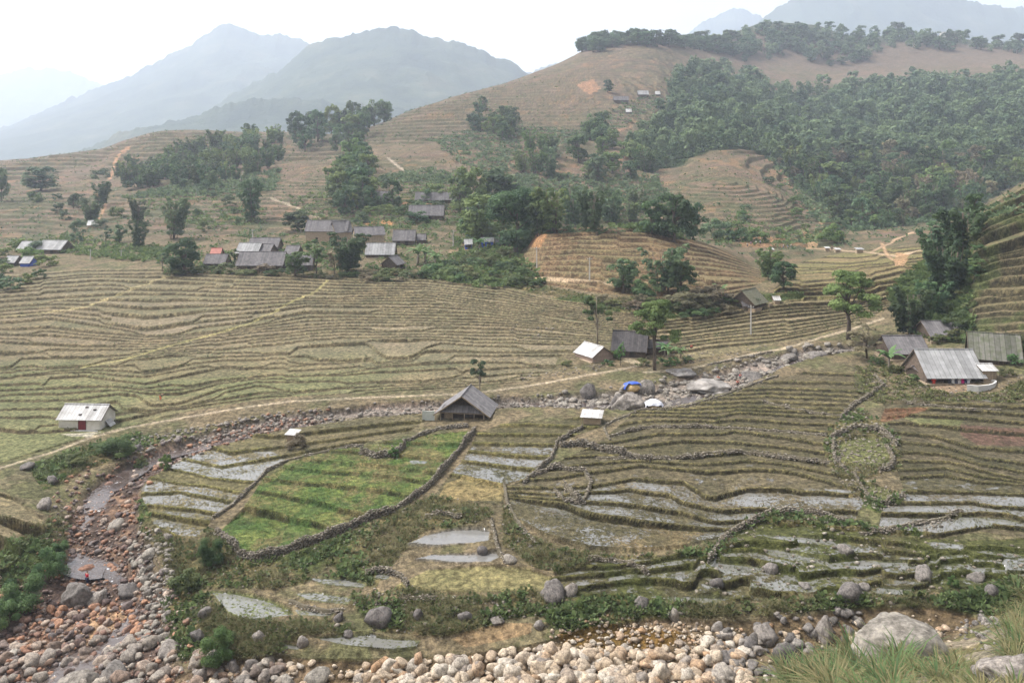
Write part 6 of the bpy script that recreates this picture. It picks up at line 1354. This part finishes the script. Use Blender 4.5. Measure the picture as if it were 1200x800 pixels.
def person(u, v, top, legs, label, pose='stand', rot=0., sc_=1.0, dz=0., group=None):
    g = gnd(u, v); root = empty('person', (g[0], g[1], g[2]+dz), rot, sc_); tag(root, label, 'person', group)
    if pose == 'stand': hip, kn, an, sh, hd = .86, [(-.12, -.03, .47), (.12, -.08, .47)], [(-.13, 0, .06), (.13, .05, .06)], 1.38, (0, -.03, 1.6); hy = 0; sy = 0
    elif pose == 'bend': hip, kn, an, sh, hd = .82, [(-.12, -.06, .45), (.12, -.06, .45)], [(-.13, 0, .06), (.13, 0, .06)], 1.12, (0, -.62, 1.18); hy = 0; sy = -.42
    else: hip, kn, an, sh, hd = .24, [(-.2, -.36, .48), (.2, -.36, .48)], [(-.17, -.14, .06), (.17, -.14, .06)], .74, (0, -.2, .98); hy = .06; sy = -.12
    hands = {'stand': [(-.26, -.06, .78), (.24, -.16, .86)], 'bend': [(-.2, -.62, .48), (.2, -.66, .5)], 'squat': [(-.14, -.52, .34), (.14, -.52, .34)]}[pose]
    el = [tuple((np.array((s_*.24, sy, sh-.02))*.5+np.array(hh)*.5)+np.array((s_*.05, .08, 0))) for s_, hh in zip((-1, 1), hands)]
    pts = [(0, hy, hip), (0, (hy+sy)/2, (hip+sh)/2), (0, sy, sh), (0, sy*.9+hd[1]*.1, sh+.1), hd, (hd[0], hd[1], hd[2]+.12)]
    ed = [(0, 1), (1, 2), (2, 3), (3, 4), (4, 5)]; rad = [.14, .13, .13, .055, .10, .075]
    for i, s_ in enumerate((-1, 1)):
        b = len(pts); pts += [(s_*.09, hy, hip-.04), kn[i], an[i], (an[i][0], an[i][1]-.16, .04)]; ed += [(0, b), (b, b+1), (b+1, b+2), (b+2, b+3)]; rad += [.095, .065, .042, .035]
        b = len(pts); pts += [(s_*.2, sy, sh-.02), el[i], hands[i]]; ed += [(2, b), (b, b+1), (b+1, b+2)]; rad += [.06, .045, .035]
    skin('body', pts, ed, rad, M_SKIN, root)
    skin('shirt', [pts[0], pts[1], pts[2], pts[10], el[0], pts[17], el[1]], [(0, 1), (1, 2), (2, 3), (3, 4), (2, 5), (5, 6)], [.16, .155, .15, .08, .06, .08, .06], cloth(top), root)
    skin('trousers', [pts[0], pts[6], kn[0], tuple(np.array(an[0])+np.array((0, 0, .05))), pts[13], kn[1], tuple(np.array(an[1])+np.array((0, 0, .05)))], [(0, 1), (1, 2), (2, 3), (0, 4), (4, 5), (5, 6)], [.155, .11, .08, .06, .11, .08, .06], cloth(legs), root)
    skin('hair', [(hd[0], hd[1]+.03, hd[2]+.04), (hd[0], hd[1]+.02, hd[2]+.12)], [(0, 1)], [.105, .085], M_HAIR, root)
    return root
RED, BLK, WHT, ORG, BLU, NAV = (.62, .02, .05), (.02, .02, .025), (.72, .70, .68), (.70, .16, .07), (.10, .14, .34), (.03, .04, .09)
person(102, 676, RED, NAV, 'person in red top standing at the edge of the calm pool', rot=R(150))
person(867, 437, RED, NAV, 'person in crimson top crouching on the stones of the upper stream', 'squat', .6)
person(842, 441, ORG, (.25, .15, .4), 'person in orange top and violet trousers crouching on pale bedrock', 'squat', -.5)
person(864, 443, (.68, .13, .10), BLK, 'person in light red top crouching below the one in crimson', 'squat', .2)
person(188, 470, BLK, ORG, 'person in black bending over in the left field by a terrace edge', 'bend', 1.2)
person(1094, 448, (.7, .15, .06), NAV, 'person in orange top at the left end of the farmhouse porch', 'stand', 0)
person(810, 409, (.60, .06, .04), BLK, 'person in red sitting by the stones at the end of the fan of fields', 'squat', .5)
for i, (u, v, c, l, lb) in enumerate(((975, 294, NAV, BLK, 'walker in dark clothes on the far path, left of a close pair'), (979, 294, WHT, NAV, 'walker in white top on the far path, right of a close pair'), (918, 289, WHT, BLU, 'leftmost of three pale-dressed walkers on the red earth path'), (923, 289, BLU, WHT, 'middle one of three pale-dressed walkers on the red earth path'), (927, 289, WHT, BLU, 'rightmost of three pale-dressed walkers on the red earth path'),
      (876, 287, WHT, NAV, 'walker in white at the left end of the red earth path'), (880, 286, (.3, .16, .34), NAV, 'walker in violet top near the left end of the red earth path'), (886, 287, WHT, BLU, 'walker in pale top right of the one in violet'), (891, 287, (.45, .45, .6), NAV, 'walker in bluish grey top behind the bright green shrub'))): person(u, v, c, l, lb, rot=rng.uniform(0, 6), group='walkers on the far path')

# ------------------------------------------------------------------ distant mountains
m, nt, b = newmat('mountain_forest'); vec = coords(nt)
k = ramp(nt, noise(nt, vec, .006, 6, .65), [(.35, (.028, .044, .036)), (.55, (.05, .068, .046)), (.68, (.085, .09, .06))]).outputs[0]
nt.links.new(k, b.inputs['Base Color']); b.inputs['Roughness'].default_value = .95; b.inputs['Specular IOR Level'].default_value = .1; bump(nt, b, noise(nt, vec, .03, 5, .7), .8, 10); M_MTN = m
def mountain(ridge, D, label, seed, foot=.55, rough=1.0):
    D = D*S*(1.3 if D > 1500 else 1.6); p = np.array(ridge, float); u = np.linspace(p[0, 0], p[-1, 0], 420); vr = pchip(p[:, 0], p[:, 1], u)
    vr = vr-(fbm(u/9, u*0, seed, 4)-.5)*7*rough-(vn(u/2.2, u*0+3, seed)-.5)*2.2*rough
    zt = H+(HZ-vr)*D/F; xs = (u-CX)/F*D; rows = []
    nf = 64; kk = np.hanning(61); kk /= kk.sum(); zs = np.convolve(np.pad(zt, 30, 'edge'), kk, 'valid')
    for t in np.linspace(0, 1, nf):     # front foot (0) to ridge (1)
        Y = D*(foot+(1-foot)*t); x = xs*(Y/D)**.6
        rav = np.abs(fbm(x/(D*.07)+t*2.5, np.full_like(x, t*7), seed+7, 4)-.5)*2
        z = -10+(zs*(1-t**10)+zt*t**10+10)*(t**1.15)*(1-.16*(rav)*(4*t*(1-t))**.7)
        rows.append(np.column_stack([x, np.full_like(x, Y)+(fbm(x/(D*.08), x*0+t*2, seed+9)-.5)*D*.05*(1-t), z]))
    for t in np.linspace(.06, 1, 14): rows.append(np.column_stack([xs*(1+.0*t), np.full_like(xs, D*(1+.35*t)), -10+(zt+10)*(1-t)**1.2]))
    A = np.array(rows); n, k = A.shape[:2]; ix = np.arange(n*k).reshape(n, k); f = np.stack([ix[:-1, :-1], ix[:-1, 1:], ix[1:, 1:], ix[1:, :-1]], -1).reshape(-1, 4)
    tag(ob('mountain', meshdata('mountain', A.reshape(-1, 3), f, [M_MTN], True)), label, kind='structure')
mountain([(-500, 230), (-200, 180), (0, 150), (60, 126), (100, 108), (130, 97), (165, 82), (200, 62), (225, 50), (250, 36), (265, 28), (280, 33), (310, 40), (345, 43), (362, 52), (400, 70), (470, 110), (560, 150), (700, 190)], 2700, 'high hazy mountain with a pointed summit', 3)
mountain([(-300, 215), (0, 200), (100, 185), (170, 165), (240, 132), (280, 106), (330, 80), (365, 52), (400, 42), (430, 37), (460, 32), (500, 42), (540, 50), (575, 64), (600, 74), (615, 85), (650, 112), (720, 150), (850, 200)], 1750, 'broad wooded mountain in front of the pointed one', 5)
mountain([(-500, 120), (-200, 95), (0, 86), (40, 80), (70, 83), (108, 95), (150, 112), (300, 150), (500, 200)], 4300, 'faint farthest mountain on the left', 8, .7)
mountain([(-400, 205), (0, 194), (60, 186), (110, 170), (150, 152), (200, 143), (260, 124), (320, 114), (360, 117), (420, 122), (480, 126), (560, 140), (700, 200)], 1050, 'low wooded foothill behind the left grove', 11, .7)
mountain([(560, 120), (600, 92), (640, 78), (680, 66), (720, 72), (800, 90), (900, 130)], 2700, 'pale ridge glimpsed in the gap beside the brown hill', 13, .7)
mountain([(700, 90), (780, 55), (830, 24), (845, 14), (862, 8), (880, 15), (905, 28), (980, 60), (1100, 110)], 3400, 'small pale peak behind the wooded crest', 17, .7)
mountain([(800, 70), (880, 32), (905, 14), (940, -6), (1000, -22), (1060, -20), (1110, -8), (1150, 4), (1200, 10), (1300, 20), (1600, 60)], 2500, 'long pale mountain rising out of the top right', 19, .7)
# ------------------------------------------------------------------ camera, light, air
cam = bpy.data.cameras.new('camera'); co = bpy.data.objects.new('camera', cam); col.objects.link(co)
co.location = (0, 0, H); co.rotation_euler = (R(90), 0, 0)
cam.sensor_width = 36; cam.lens = 36*F/1200; cam.shift_y = -(400-HZ)/1200; cam.clip_start = .5; cam.clip_end = 40000
sc.camera = co
SUN_EL, SUN_AZ = 56, -70          # azimuth measured from +Y (view direction), negative = to the left
d = np.array([math.sin(R(SUN_AZ))*math.cos(R(SUN_EL)), math.cos(R(SUN_AZ))*math.cos(R(SUN_EL)), math.sin(R(SUN_EL))])
sl = bpy.data.lights.new('sun', 'SUN'); sl.energy = 2.5; sl.angle = R(6); sl.color = (1, .975, .945)
so = bpy.data.objects.new('sun', sl); col.objects.link(so)
from mathutils import Vector
so.rotation_euler = Vector(d).to_track_quat('Z', 'Y').to_euler(); so.location = (-200, 100, 400)
w = bpy.data.worlds.new('World'); sc.world = w; w.use_nodes = True; nt = w.node_tree
sky = nt.nodes.new('ShaderNodeTexSky'); sky.sky_type = 'NISHITA'; sky.sun_disc = False
sky.sun_elevation = R(SUN_EL); sky.sun_rotation = R(SUN_AZ); sky.air_density = 1.0; sky.dust_density = 6.0; sky.ozone_density = 1.0
hs = nt.nodes.new('ShaderNodeHueSaturation'); hs.inputs['Saturation'].default_value = .15; nt.links.new(sky.outputs[0], hs.inputs['Color'])
# thin high cloud veil
tcw = nt.nodes.new('ShaderNodeTexCoord'); nz = N(nt, 'ShaderNodeTexNoise', Scale=2.4, Detail=5.0, Roughness=.55); nt.links.new(tcw.outputs['Generated'], nz.inputs['Vector'])
cl = ramp(nt, nz.outputs['Fac'], [(.36, (.90, .905, .93)), (.62, (1.24, 1.24, 1.24))])
mx = mixc(nt, hs.outputs[0], cl.outputs[0], 1.0, 'MULTIPLY')
nt.links.new(mx, nt.nodes['Background'].inputs['Color']); nt.nodes['Background'].inputs['Strength'].default_value = .15
# hazy valley air
hz = MB().box(-14000, 14000, -400, 15000, float(ZG.min())-1.5, 1400)
m = bpy.data.materials.new('haze'); m.use_nodes = True; nt = m.node_tree
for n in list(nt.nodes):
    if n.type == 'BSDF_PRINCIPLED': nt.nodes.remove(n)
pv = nt.nodes.new('ShaderNodeVolumePrincipled'); pv.inputs['Color'].default_value = (.78, .86, 1.0, 1); pv.inputs['Density'].default_value = HAZE; pv.inputs['Anisotropy'].default_value = .2
nt.links.new(pv.outputs[0], nt.nodes['Material Output'].inputs['Volume'])
tag(hz.build('haze', m), 'pale blue valley haze', kind='stuff')
sc.view_settings.view_transform = 'Standard'; sc.view_settings.look = 'None'; sc.view_settings.gamma = 1; sc.view_settings.use_curve_mapping = False
sc.view_settings.exposure = EXPO
cy = sc.cycles; cy.max_bounces = 5; cy.diffuse_bounces = 3; cy.glossy_bounces = 2; cy.transmission_bounces = 3; cy.volume_bounces = 1
cy.use_adaptive_sampling = True; cy.adaptive_threshold = .02
cy.use_denoising = True
try: cy.denoiser = 'OPENIMAGEDENOISE'; cy.denoising_input_passes = 'RGB_ALBEDO_NORMAL'
except Exception: pass
